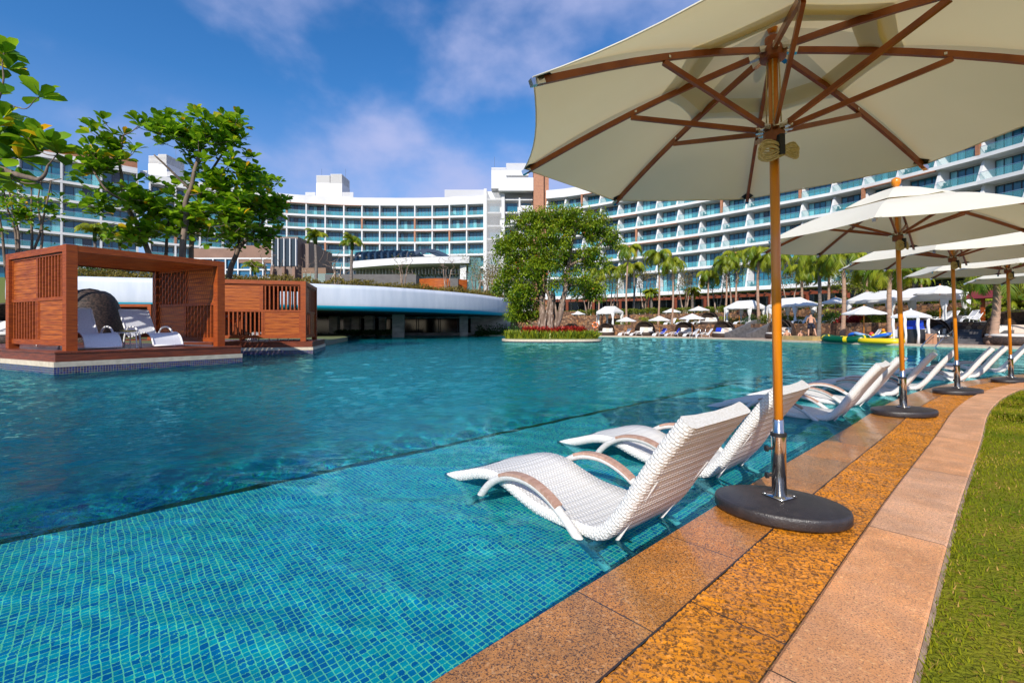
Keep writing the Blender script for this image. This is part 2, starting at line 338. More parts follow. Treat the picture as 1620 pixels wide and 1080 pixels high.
def granite(name, a, b_, dark, slab, wet=0, wetb=0, vs=170, t0=.53, nz=.6, gap=(.03, .02, .015), alt=.55, rib=0, gapw=.003):
    m, N, L, b = node_mat(name); uv = N.new('ShaderNodeUVMap'); g = N.new('ShaderNodeNewGeometry')
    br = N.new('ShaderNodeTexBrick'); br.offset = 0; br.inputs['Scale'].default_value = 1; br.inputs['Brick Width'].default_value = slab; br.inputs['Row Height'].default_value = 3; br.inputs['Mortar Size'].default_value = gapw
    br.inputs['Color1'].default_value = (0, 0, 0, 1); br.inputs['Color2'].default_value = (1, 1, 1, 1); br.inputs['Mortar'].default_value = (0, 0, 0, 1)
    mp = N.new('ShaderNodeMapping'); mp.inputs['Location'].default_value = (.06, .6, 0); L.new(uv.outputs[0], mp.inputs[0]); L.new(mp.outputs[0], br.inputs[0])
    n1 = N.new('ShaderNodeTexNoise'); n1.inputs['Scale'].default_value = 9; n1.inputs['Detail'].default_value = 5; L.new(g.outputs['Position'], n1.inputs['Vector'])
    f = N.new('ShaderNodeMath'); f.operation = 'MULTIPLY_ADD'; f.inputs[1].default_value = alt; L.new(br.outputs['Color'], f.inputs[0])
    nr = N.new('ShaderNodeMapRange'); nr.inputs[1].default_value = .35; nr.inputs[2].default_value = .7; nr.inputs[4].default_value = nz; L.new(n1.outputs[0], nr.inputs[0]); L.new(nr.outputs[0], f.inputs[2])
    mx = N.new('ShaderNodeMix'); mx.data_type = 'RGBA'; L.new(f.outputs[0], mx.inputs[0]); mx.inputs[6].default_value = (*a, 1); mx.inputs[7].default_value = (*b_, 1)
    vo = N.new('ShaderNodeTexNoise'); vo.inputs['Scale'].default_value = vs; vo.inputs['Detail'].default_value = 3; vo.inputs['Roughness'].default_value = .7; L.new(g.outputs['Position'], vo.inputs['Vector'])
    vr = N.new('ShaderNodeMapRange'); vr.inputs[1].default_value = t0; vr.inputs[2].default_value = t0 + .07; L.new(vo.outputs[0], vr.inputs[0])
    mx2 = N.new('ShaderNodeMix'); mx2.data_type = 'RGBA'; L.new(vr.outputs[0], mx2.inputs[0]); L.new(mx.outputs[2], mx2.inputs[6]); mx2.inputs[7].default_value = (*dark, 1)
    v2 = N.new('ShaderNodeTexNoise'); v2.inputs['Scale'].default_value = 60; v2.inputs['Detail'].default_value = 2; L.new(g.outputs['Position'], v2.inputs['Vector'])
    v2r = N.new('ShaderNodeMapRange'); v2r.inputs[1].default_value = .6; v2r.inputs[2].default_value = .68; v2r.inputs[4].default_value = .55; L.new(v2.outputs[0], v2r.inputs[0])
    mx4 = N.new('ShaderNodeMix'); mx4.data_type = 'RGBA'; L.new(v2r.outputs[0], mx4.inputs[0]); L.new(mx2.outputs[2], mx4.inputs[6]); mx4.inputs[7].default_value = (*[min(1, x * 1.6 + .05) for x in b_], 1)
    mx3 = N.new('ShaderNodeMix'); mx3.data_type = 'RGBA'; L.new(br.outputs['Fac'], mx3.inputs[0]); L.new(mx4.outputs[2], mx3.inputs[6]); mx3.inputs[7].default_value = (*gap, 1)
    st = N.new('ShaderNodeTexNoise'); st.inputs['Scale'].default_value = 2.6; st.inputs['Detail'].default_value = 6; st.inputs['Distortion'].default_value = 1.2; L.new(g.outputs['Position'], st.inputs['Vector'])
    sr = N.new('ShaderNodeMapRange'); sr.inputs[1].default_value = .42; sr.inputs[2].default_value = .62; sr.inputs[3].default_value = .84; sr.inputs[4].default_value = 1.1; L.new(st.outputs[0], sr.inputs[0])
    ml = N.new('ShaderNodeMix'); ml.data_type = 'RGBA'; ml.blend_type = 'MULTIPLY'; ml.inputs[0].default_value = 1; L.new(mx3.outputs[2], ml.inputs[6]); L.new(sr.outputs[0], ml.inputs[7])
    L.new(ml.outputs[2], b.inputs['Base Color']); b.inputs['Roughness'].default_value = .55 if not wet else .35
    bp = N.new('ShaderNodeBump'); bp.inputs['Strength'].default_value = .35 if not rib else .9; bp.inputs['Distance'].default_value = .004
    L.new(vo.outputs[0], bp.inputs['Height']); L.new(bp.outputs[0], b.inputs['Normal'])
    if wet: b.inputs['Coat Weight'].default_value = wet; b.inputs['Coat Roughness'].default_value = .12 if not wetb else .05
    if wetb:                                   # a film of water that ripples
        wv = N.new('ShaderNodeTexNoise'); wv.inputs['Scale'].default_value = 9; wv.inputs['Detail'].default_value = 3; L.new(g.outputs['Position'], wv.inputs['Vector']); wb = N.new('ShaderNodeBump'); wb.inputs['Strength'].default_value = .35; wb.inputs['Distance'].default_value = .01; L.new(wv.outputs[0], wb.inputs['Height']); L.new(wb.outputs[0], b.inputs['Coat Normal'])
    return m
GR_SLAB = granite('wet_orange_granite', (.66, .22, .010), (.42, .21, .07), (.09, .04, .014), .72, wet=.45, wetb=1, t0=.50, alt=.85, nz=.3)
GR_ROUGH = granite('rough_orange_granite', (.78, .27, .005), (.62, .22, .02), (.16, .06, .010), .72, wet=.22, rib=1, alt=.3, vs=85, t0=.49)
GR_CURB = granite('pale_pink_granite', (.66, .39, .25), (.74, .33, .13), (.30, .16, .09), 1.45, alt=.9, nz=.35)
MORTAR = mat('mortar_edge', (.36, .25, .18), .95, (.20, .13, .09), 12, bump=.6, bscale=60)
DARKTRIM = mat('dark_trim_tile', (.012, .02, .03), .4, (.05, .025, .015), 4)
PAVE = mat('sandy_paving', (.52, .36, .27), .7, (.42, .29, .21), 1.2, bump=.1)
COPING = mat('cream_coping', (.60, .52, .40), .7, (.48, .40, .3), 8)
EARTH = mat('garden_earth', (.12, .11, .04), .95, (.09, .13, .03), .4, bump=.3)
CONC = mat('grey_stone_cladding', (.66, .64, .60), .7, (.40, .385, .36), .8, stretch=(1, 1, 3), bump=.1)
DGREY = mat('dark_grey_slate', (.10, .095, .095), .6, (.07, .066, .068), 1.5, stretch=(1, 1, 3))
STONEG = mat('stair_grey_granite', (.13, .125, .13), .7, (.08, .075, .08), 3, bump=.3)
def rubble():
    m, N, L, b = node_mat('brown_rubble_stone'); b.inputs['Roughness'].default_value = .9
    tc = N.new('ShaderNodeTexCoord'); mp = N.new('ShaderNodeMapping'); mp.inputs['Scale'].default_value = (1, 1, 1.5); L.new(tc.outputs['Object'], mp.inputs[0])
    v = N.new('ShaderNodeTexVoronoi'); v.inputs['Scale'].default_value = 3.4; L.new(mp.outputs[0], v.inputs['Vector'])
    e = N.new('ShaderNodeTexVoronoi'); e.feature = 'DISTANCE_TO_EDGE'; e.inputs['Scale'].default_value = 3.4; L.new(mp.outputs[0], e.inputs['Vector'])
    cr = N.new('ShaderNodeValToRGB'); q = cr.color_ramp.elements; q[0].color = (.085, .045, .03, 1); q[1].color = (.32, .20, .12, 1)
    for p, c in ((.3, (.20, .10, .055)), (.55, (.14, .085, .06)), (.78, (.36, .17, .07))): z = q.new(p); z.color = (*c, 1)
    sp = N.new('ShaderNodeSeparateColor'); L.new(v.outputs['Color'], sp.inputs[0]); L.new(sp.outputs[0], cr.inputs[0])
    mr = N.new('ShaderNodeMapRange'); mr.inputs[1].default_value = .01; mr.inputs[2].default_value = .05; L.new(e.outputs['Distance'], mr.inputs[0])
    mx = N.new('ShaderNodeMix'); mx.data_type = 'RGBA'; L.new(mr.outputs[0], mx.inputs[0]); mx.inputs[6].default_value = (.04, .025, .018, 1); L.new(cr.outputs[0], mx.inputs[7]); L.new(mx.outputs[2], b.inputs['Base Color'])
    bp = N.new('ShaderNodeBump'); bp.inputs['Distance'].default_value = .06; L.new(mr.outputs[0], bp.inputs['Height']); L.new(bp.outputs[0], b.inputs['Normal']); return m
RUBBLE = rubble()
GLASS_A = mat('teal_window_glass', (.015, .18, .27), .08, (.012, .09, .16), .35, spec=.8)
GLASS_B = mat('curtained_glass', (.20, .50, .54), .15, (.10, .34, .40), 2, stretch=(4, 4, .1), spec=.8)
GLASS_D = mat('dark_open_window', (.01, .02, .03), .2, spec=.8)
BALG = mat('aqua_balustrade_glass', (.16, .52, .56), .05, spec=.6, alpha=.18)
BLUEG = mat('blue_window_glass', (.015, .14, .27), .08, (.01, .09, .19), .3, spec=.9)
DARKG = mat('dark_shop_glass', (.006, .008, .010), .08, spec=.6)
LOBG = mat('pale_lobby_glass', (.20, .38, .36), .1, (.05, .12, .12), .35, spec=.9, stretch=(1, 1, .1))
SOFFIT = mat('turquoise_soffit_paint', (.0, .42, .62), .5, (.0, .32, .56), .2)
LOUV = mat('pale_louvre', (.62, .62, .62), .6)

# ------------------------------------------------------------------ pool: near edge, ledges, shelf, floor
BASE = smooth_path([(-9, -7.2), (-4, -2.95), (-1.2, -.45), (.747, 1.345), (2.195, 2.681), (3.94, 4.247), (5.675, 5.815), (7.43, 7.2), (9.245, 8.35), (12.4, 9.9), (16.5, 11.4), (21.5, 12.4), (28, 12.6)], 14)
BASE = resample(BASE, .05)                       # inner foot of the kerb
ED = offset(BASE, .67); JO = offset(BASE, .335); SH = offset(BASE, 3.15)
def ripple(u, v, V):
    k = np.array([noise.noise(Vector((x * 5, y * 5, 2))) for x, y in zip(V[:, 0], V[:, 1])])
    z = .0085 * np.abs(np.sin((V[:, 1] + V[:, 0] * .25 + .018 * k) * math.pi / .034)) ** .8
    return .001 + z * (.55 + .7 * k) + np.array([.006 * noise.noise(Vector((x * 40, y * 60, 0))) for x, y in zip(V[:, 0], V[:, 1])])
near = slice(150, 560)
ribbon('ledge_slabs', ED, JO, .003, .004, GR_SLAB, recv=True)
RB = resample(BASE, .0088)[850:3300]; RJ = offset(RB, .330)
ribbon('rough_ledge_strip', RJ, RB, .001, .003, GR_ROUGH, cross=20, bumpf=ripple, recv=True, smooth=True)
far_i = int(3300 * .0088 / .05)
ribbon('rough_ledge_strip', offset(BASE[far_i:], .332), BASE[far_i:], .001, .003, GR_ROUGH, recv=True)
ribbon('ledge_joint', offset(BASE, .338), offset(BASE, .330), .0065, .0066, DARKTRIM)
CO = offset(BASE, -.30)
ribbon('kerb_riser', BASE, offset(BASE, -.002), -.06, .026, DARKTRIM)
ribbon('kerb_top', offset(BASE, -.002), offset(BASE, -.012), .026, .034, GR_CURB)
ribbon('kerb_top', offset(BASE, -.012), offset(BASE, -.292), .034, .034, GR_CURB)
ribbon('kerb_top', offset(BASE, -.292), CO, .034, .028, GR_CURB)
def chipped(u, v, V): return np.array([.0015 * noise.noise(Vector((x * 14, y * 14, 0))) for x, y in zip(V[:, 0], V[:, 1])])
ribbon('mortar_haunch', CO, offset(BASE, -.312), .022, .004, MORTAR, cross=3, bumpf=chipped)
ribbon('pool_side', ED, offset(BASE, .672), .003, -.27, MOS, recv=True)
ribbon('pool_shelf', offset(BASE, .672), SH, -.265, -.265, MOS, recv=True)
ribbon('shelf_lip', offset(BASE, 3.12), offset(BASE, 3.20), -.262, -.262, DARKTRIM, recv=True)
ribbon('shelf_drop', offset(BASE, 3.20), offset(BASE, 3.205), -.262, -1.35, DARKTRIM, recv=True)
FA = np.array([(-45, y) for y in np.linspace(-20, 75, 40)]); FB = np.array([(45, y) for y in np.linspace(-20, 75, 40)])
def floor_mesh():
    th = math.atan2(.67, .74); V = []; UV = []
    for x, y in ((-60, -20), (60, -20), (60, 80), (-60, 80)):
        V.append((x, y, -1.35)); UV.append((x * math.cos(th) + y * math.sin(th), -x * math.sin(th) + y * math.cos(th)))
    o = np_mesh('pool_floor', V, [(0, 1, 2, 3)], MOSD); u = o.data.uv_layers.new(name='UVMap')
    for i in range(4): u.data[i].uv = UV[i]
    o['kind'] = 'structure'; o.cycles.is_caustics_receiver = True
floor_mesh()

def water():
    m, N, L, b = node_mat('pool_water'); N.remove(b)
    gl = N.new('ShaderNodeBsdfGlass'); gl.inputs['IOR'].default_value = 1.27; gl.inputs['Roughness'].default_value = 0; gl.inputs[0].default_value = (.38, .95, 1, 1)
    g = N.new('ShaderNodeNewGeometry'); n1 = N.new('ShaderNodeTexNoise'); n1.inputs['Scale'].default_value = 9; n1.inputs['Detail'].default_value = 4; n1.inputs['Roughness'].default_value = .55; n1.inputs['Distortion'].default_value = .6
    mp = N.new('ShaderNodeMapping'); mp.inputs['Scale'].default_value = (.8, 1.25, 1); L.new(g.outputs['Position'], mp.inputs[0]); L.new(mp.outputs[0], n1.inputs['Vector'])
    bp = N.new('ShaderNodeBump'); bp.inputs['Strength'].default_value = .5; bp.inputs['Distance'].default_value = .032; L.new(n1.outputs[0], bp.inputs['Height']); L.new(bp.outputs[0], gl.inputs['Normal'])
    # livelier further out, glassy over the shelf
    sp = N.new('ShaderNodeSeparateXYZ'); L.new(g.outputs['Position'], sp.inputs[0])
    a0 = N.new('ShaderNodeMath'); a0.operation = 'MULTIPLY'; a0.inputs[1].default_value = -.88; L.new(sp.outputs[0], a0.inputs[0]); a = N.new('ShaderNodeMath'); L.new(sp.outputs[1], a.inputs[0]); L.new(a0.outputs[0], a.inputs[1])
    mr = N.new('ShaderNodeMapRange'); mr.inputs[1].default_value = 4.9; mr.inputs[2].default_value = 8; mr.inputs[3].default_value = .045; mr.inputs[4].default_value = .85; L.new(a.outputs[0], mr.inputs[0]); L.new(mr.outputs[0], bp.inputs['Strength'])
    L.new(gl.outputs[0], N['Material Output'].inputs[0])
    ys = [-9, -6, -4, -3, -2, -1, -.5, 0, .3, .55]; y = .8
    while y < 75: ys.append(y); y *= 1.0125
    ys = np.array(ys); ts = np.r_[np.linspace(-6, -1.85, 60), np.linspace(-1.8, 1.45, 330)]; Yg, Tg = np.meshgrid(ys, ts, indexing='ij'); Xg = Tg * (np.maximum(Yg, .8) + 1.0)
    # distance from the near edge
    d = np.full(Xg.shape, 1e9); Bp = BASE[::4]; sgn = np.zeros(Xg.shape); T = unit(np.gradient(Bp, axis=0))
    flat = np.c_[Xg.ravel(), Yg.ravel()]; dist = np.empty(len(flat)); side = np.empty(len(flat))
    for k in range(0, len(flat), 20000):
        q = flat[k:k + 20000]; dd = ((q[:, None] - Bp[None]) ** 2).sum(-1); j = dd.argmin(1); dist[k:k + 20000] = np.sqrt(dd.min(1)); r = q - Bp[j]; side[k:k + 20000] = T[j, 0] * r[:, 1] - T[j, 1] * r[:, 0]
    s = np.where(side > 0, dist, -dist); calm = np.clip((s - .5) / .7, 0, 1); calm = calm * calm * (3 - 2 * calm); out = np.clip((s - 2.6) / 3, 0, 1)
    Z = np.empty(len(flat))
    for i, (x, y) in enumerate(flat):
        if s[i] < -.6: Z[i] = 0; continue
        a = noise.noise(Vector((x * 1.6 + y * .4, y * 2.2, 0))); b_ = noise.noise(Vector((x * 4.6, y * 5.4 + x, 3.3))); c = noise.noise(Vector((x * 11, y * 13, 7)))
        near_z = .010 * a + .0060 * b_ + .0016 * c
        far_z = .014 * a + .013 * b_ + .007 * c
        Z[i] = (near_z * (1 - out[i]) + far_z * out[i]) * calm[i] + (1 - calm[i]) * .0009 * c
    V = np.c_[flat, Z]; nr, nc = Xg.shape
    a = (np.arange(nr - 1)[:, None] * nc + np.arange(nc - 1)[None]).ravel(); Fq = np.stack([a, a + 1, a + nc + 1, a + nc], 1)
    keep = (s[Fq].min(1) > -.12); o = np_mesh('pool_water', V, Fq[keep], m, smooth=True); o['kind'] = 'structure'; o.cycles.is_caustics_caster = True
water()

# ------------------------------------------------------------------ lawn and surrounding ground
ribbon('lawn', offset(BASE, -.308), offset(BASE, -40), .004, .004, GRASS)
def blades():
    n = 300000; i = (RNG.random(n) * (len(BASE) - 1)).astype(int); keep = (BASE[i, 1] > .4) & (BASE[i, 0] < 16); i = i[keep]; T = unit(np.gradient(BASE, axis=0))[i]; Nn = np.stack([T[:, 1], -T[:, 0]], 1)
    o = .300 + RNG.random(len(i)) ** 1.5 * 4.2; P = BASE[i] + Nn * o[:, None] + T * RNG.uniform(-.026, .026, len(i))[:, None]; edge = np.clip(1.6 - (o - .3) * 12, 1, 1.6); P = np.c_[P, np.full(len(P), .003)]
    vis = (P[:, 1] > 1.1) & (P[:, 0] / P[:, 1] < 1.35); P = P[vis]; edge = edge[vis]; n = len(P)
    a = RNG.random(n) * 2 * math.pi; h = (.010 + .016 * RNG.random(n) ** 2) * edge; wd = .0016 + .0012 * RNG.random(n); wd *= 1 + P[:, 1] / 6; lean = RNG.random(n) * 1.3
    dx = np.stack([np.cos(a), np.sin(a)], 1); px = np.stack([-dx[:, 1], dx[:, 0]], 1)
    v0 = P.copy(); v0[:, :2] += px * wd[:, None]; v1 = P.copy(); v1[:, :2] -= px * wd[:, None]; v2 = P.copy(); v2[:, :2] += dx * (h * lean)[:, None]; v2[:, 2] += h
    V = np.stack([v0, v1, v2], 1).reshape(-1, 3); Fq = np.arange(len(V)).reshape(-1, 3)
    patch = np.array([noise.noise(Vector((x * 1.8, y * 1.8, 5))) for x, y in P[:, :2]]); r = np.clip(.45 + patch * .6 + RNG.normal(0, .2, n), 0, .97); r[RNG.random(n) < .05] = 1
    tag(np_mesh('grass', V, Fq, GRASSB, np.repeat(r, 3)), 'short green and straw coloured turf growing beside the granite kerb', 'grass', kind='stuff')
blades()
def sheet(name, poly, z, m, holes=()):
    rings = [[Vector((x, y, 0)) for x, y in poly]] + [[Vector((x, y, 0)) for x, y in h] for h in holes]
    tri = tessellate_polygon(rings); vs = [(p.x, p.y, z) for r in rings for p in r]
    b = MB(); b.add(vs, tri); o = b.build(name, m); o['kind'] = 'structure'; return o
E_ = smooth_path([(-2, 61), (4, 57), (10.4, 51.4), (15.2, 46.6), (18.4, 40.5), (20.1, 33.6), (21.4, 29.1), (22.9, 25.2), (24.5, 21.8), (26.2, 18), (28, 12.6)], 8)   # far pool edge
u1 = Vector((math.cos(R(57)), math.sin(R(57)))); v1 = Vector((math.cos(R(154)), math.sin(R(154))))
A1 = Vector((-10.30, 10.24)); B1 = A1 + u1 * 4.45
u2 = Vector((math.cos(R(15.4)), math.sin(R(15.4)))); v2 = Vector((-u2.y, u2.x)); B2 = Vector((-8.02, 18.2))
hole = [tuple(p) for p in offset(BASE, -.1)[::40]] + [tuple(p) for p in E_[::-1][::6]] + [(-14, 61), (-26, 60), (-12, 33), (-45, 30), (-45, -14)]
sheet('ground', [(-2500, -400), (2500, -400), (2500, 3500), (-2500, 3500)], -.03, EARTH, [hole])
def solid(name, poly, z0, z1, mtop, mside, parent=None, kind='structure'):
    b = MB(); n = len(poly); tri = tessellate_polygon([[Vector((x, y, 0)) for x, y in poly]])
    b.add([(x, y, z1) for x, y in poly], tri, 0)
    for i in range(n):
        p, q = poly[i], poly[(i + 1) % n]; b.add([(p[0], p[1], z0), (q[0], q[1], z0), (q[0], q[1], z1), (p[0], p[1], z1)], [(0, 1, 2, 3)], 1)
    o = b.build(name, [mtop, mside], parent)
    if parent is None and kind: o['kind'] = kind
    return o
# ------------------------------------------------------------------ parasols
def make_parasol(label, Rr=1.50, zr=2.145, zt=2.665):
    """local z = 0 at the ledge; rim height zr, apex zt"""
    t = thing('parasol', label, 'parasol', group='cream parasols on the pool ledge')
    # cloth: eight gores sagging between the ribs, with a raised vent over the top
    def cloth(r0, r1, z0, z1, m, drop=0, nr=14, na=8, sagk=1.0):
        V = []; Fq = []
        for g in range(8):
            a0 = g * math.pi / 4; o = len(V)
            for i in range(nr + 1):
                s = i / nr; r = r0 + (r1 - r0) * s; zz = z0 + (z1 - z0) * s + .045 * math.sin(math.pi * s) * sagk
                for j in range(na + 1):
                    t_ = j / na; e = 4 * t_ * (1 - t_)
                    p0 = Vector((math.cos(a0), math.sin(a0), 0)) * r; p1 = Vector((math.cos(a0 + math.pi / 4), math.sin(a0 + math.pi / 4), 0)) * r
                    p = p0.lerp(p1, t_); p *= 1 - .030 * e * s * s
                    wr = .010 * noise.noise(Vector((p.x * 3.1, p.y * 3.1, 4))) + .004 * noise.noise(Vector((p.x * 9, p.y * 9, 1))); V.append((p.x, p.y, zz - .030 * e * s * (1 - s * .4) * sagk + wr * min(1, e * 1.5) * s))
            for i in range(nr):
                for j in range(na):
                    a = o + i * (na + 1) + j; Fq.append((a, a + na + 1, a + na + 2, a + 1))
        return V, Fq
    b = MB(); V, Fq = cloth(.42, Rr, zt - .42 * (zt - zr) / Rr - .005, zr, CANV); b.add(V, Fq, 0)
    V, Fq = cloth(.40, .52, zt - .405 * (zt - zr) / Rr - .012, zt - .52 * (zt - zr) / Rr - .012, CANV, nr=2, sagk=.2); b.add(V, Fq, 1)
    # hem
    for g in range(8):
        q = []
        for j in range(9):
            t_ = j / 8; e = 4 * t_ * (1 - t_); a0 = g * math.pi / 4; p0 = Vector((math.cos(a0), math.sin(a0), 0)) * Rr; p1 = Vector((math.cos(a0 + math.pi / 4), math.sin(a0 + math.pi / 4), 0)) * Rr
            p = p0.lerp(p1, t_) * (1 - .030 * e); q.append((p.x, p.y, zr - .018 * e))
        b.tube(q, .004, 5, 0)
    b.build('canopy', [CANV, CANV2], t, smooth=True)
    b = MB(); V, Fq = cloth(.02, .60, zt + .055, zt - .60 * (zt - zr) / Rr + .035, CANV, nr=6, sagk=.5); b.add(V, Fq); b.build('vent_flap', CANV, t, smooth=True)
    b = MB(); b.tube([(0, 0, .1), (0, 0, zt - .02)], .0245, 20); b.build('pole', POLE, t, smooth=True)
    b = MB(); b.lathe([(.03, zt - .125), (.065, zt - .12), (.07, zt - .09), (.065, zt - .065), (.04, zt - .06), (.04, zt - .0)], 24); b.build('top_hub', RIB, t)
    b = MB(); b.lathe([(.02, zt + .03), (.03, zt + .065), (.044, zt + .09), (.05, zt + .12), (.042, zt + .15), (.008, zt + .17)], 20); b.build('finial', POLE, t, smooth=True)
    zrn = 2.145
    b = MB(); b.lathe([(.035, zrn - .075), (.052, zrn - .07), (.055, zrn - .015), (.045, zrn), (.035, zrn + .03)], 24); b.build('runner', RIB, t)
    for g in range(8):
        a = g * math.pi / 4; c, s = math.cos(a), math.sin(a)
        def P(r, off=0, side=0): return Vector((c * r - s * side, s * r + c * side, zt - .04 + (zr - zt + .045) * r / Rr + .036 * math.sin(math.pi * min(1, r / Rr)) - .028 + off))
        b = MB(); n = 8
        for i in range(n):
            r0_ = .085 + (Rr - .10) * i / n; r1_ = .085 + (Rr - .10) * (i + 1) / n; b.bar(P(r0_), P(r1_), .020, .032)
        rib = b.build('rib', RIB, t)
        b = MB(); b.bar(P(Rr - .05, -.001), P(Rr + .012, -.001), .028, .03); b.bar(P(.055), P(.12), .03, .034)
        b2 = MB(); b2.f, b2.v, b2.m = b.f[6:], b.v[8:], b.m[6:]; b2.f = [tuple(i - 8 for i in f) for f in b2.f]; b.f, b.v, b.m = b.f[:6], b.v[:8], b.m[:6]
        b.build('end_cap', STEEL, rib); b2.build('rib_bracket', STEEL, rib); b = MB(); b.bar(P(.75, -.003, -.013), P(.75, -.003, .013), .013, .013); b.build('bolt', STEEL, rib)
        b = MB(); b.add([P(Rr + .005, .02), P(Rr - .10, .014, .0), P(Rr - .045, .012, .055), P(Rr - .045, .012, -.055)], [(0, 2, 1), (0, 1, 3)]); b.build('corner_patch', STRAP, rib)
        b = MB(); b.bar((c * .075, s * .075, zrn + .01), P(.78, -.022), .018, .028); b.build('strut', RIB, t)
        b = MB(); b.obox((c * .066, s * .066, zrn + .008), (.05, .028, .03), a); b.build('strut_bracket', STEEL, t)
    b = MB()
    for k in range(4):
        a = k * math.pi / 2 + .6; x, y = .036 * math.cos(a), .036 * math.sin(a); b.tube([(x, y, zrn + .02), (x * .95, y * .95, zrn + .2), (x * .8, y * .8, zt - .13)], .004, 6)
    for k in range(9):          # looped coil hanging at the runner
        w_ = .062 + .007 * (k % 3); zc = zrn - .11 - .006 * k; pts = []
        for j in range(25):
            q = j / 24 * 2 * math.pi; xx, yy = (.035 + w_ * 1.0) * math.sin(q), -.05 - .012 * math.cos(2 * q) - .003 * (k % 4); ca, sa = math.cos(R(157)), math.sin(R(157)); pts.append((xx * ca - yy * sa, xx * sa + yy * ca, zc + .035 * math.sin(2 * q) * (1 if k % 2 else .7) - .01 * math.cos(q)))
        b.tube(pts, .0045, 6)
    b.build('rope', ROPE, t, smooth=True)
    b = MB(); b.obox((.055 * math.cos(R(67)), .055 * math.sin(R(67)), zrn - .105), (.052, .028, .11), R(67)); b.build('strap', STRAP, t)
    b = MB(); b.lathe([(.037, .10), (.037, .42), (.039, .425), (.039, .445), (.030, .448), (.0275, .45), (.0275, .52), (.026, .523)], 28)
    b.box((-.062, -.062, .092), (.062, .062, .098))
    for sx in (-1, 1):
        for sy in (-1, 1): b.lathe([(.008, .098), (.008, .104)], 8, (sx * .05, sy * .05, 0))
    b.build('steel_sleeve', STEEL, t, smooth='auto')
    b = MB(); b.lathe([(.0385, .428), (.041, .43), (.041, .447), (.0385, .449)], 28); b.build('collar_ring', STRAP, t)
    for zz in (.21, .36):
        b = MB(); ck, sk = math.cos(R(-23)), math.sin(R(-23)); b.tube([(.03 * ck, .03 * sk, zz), (.068 * ck, .068 * sk, zz)], .008, 8); b.tube([(.062 * ck, .062 * sk, zz), (.074 * ck, .074 * sk, zz)], .017, 10); b.build('knob', STRAP, t)
    return t
def base_mesh():
    b = MB(); b.lathe([(.97, 0), (1.0, .012), (1.0, .05), (.985, .062), (.955, .067), (.93, .066), (.90, .070), (.6, .084), (.2, .090), (.05, .091)], 64, sx=.335, sy=.245); return b
def place_parasol(src, x, y, rz, brz, label, lean=(0, 0), zoff=0):
    if src is None:
        t = make_parasol(label); bs = base_mesh().build('base', RUBBER, t, smooth='auto')
    else: t = dup(src, (0, 0, 0), label=label); bs = [c for c in t.children if c.name.startswith('base')][0]
    t.location = (x, y, .012); t.rotation_euler = (Matrix.Rotation(lean[1], 3, 'Y') @ Matrix.Rotation(rz, 3, 'Z')).to_euler(); bs.rotation_euler = (0, 0, brz - rz)
    return t
par = place_parasol(None, 1.505, 2.56, R(202.9), R(-32), 'large cream canvas parasol nearest the camera, its whole underside filling the upper right', lean=(0, R(-.85)))
place_parasol(par, 4.69, 5.45, R(223), R(-8), 'cream parasol on the ledge with the orange ball finial showing, behind the nearest one', lean=(0, R(-1.9)))
place_parasol(par, 7.05, 7.20, R(219), R(0), 'cream parasol on the ledge third from the camera, before the bend of the kerb', lean=(0, R(-2.2)))
place_parasol(par, 9.50, 8.66, R(228), R(10), 'cream parasol on the ledge fourth from the camera, its pole before the stairs', lean=(0, R(-1.8)))
place_parasol(par, 12.1, 10.1, R(212), R(10), 'farthest cream parasol on the ledge, only the left tip of its canopy in view')

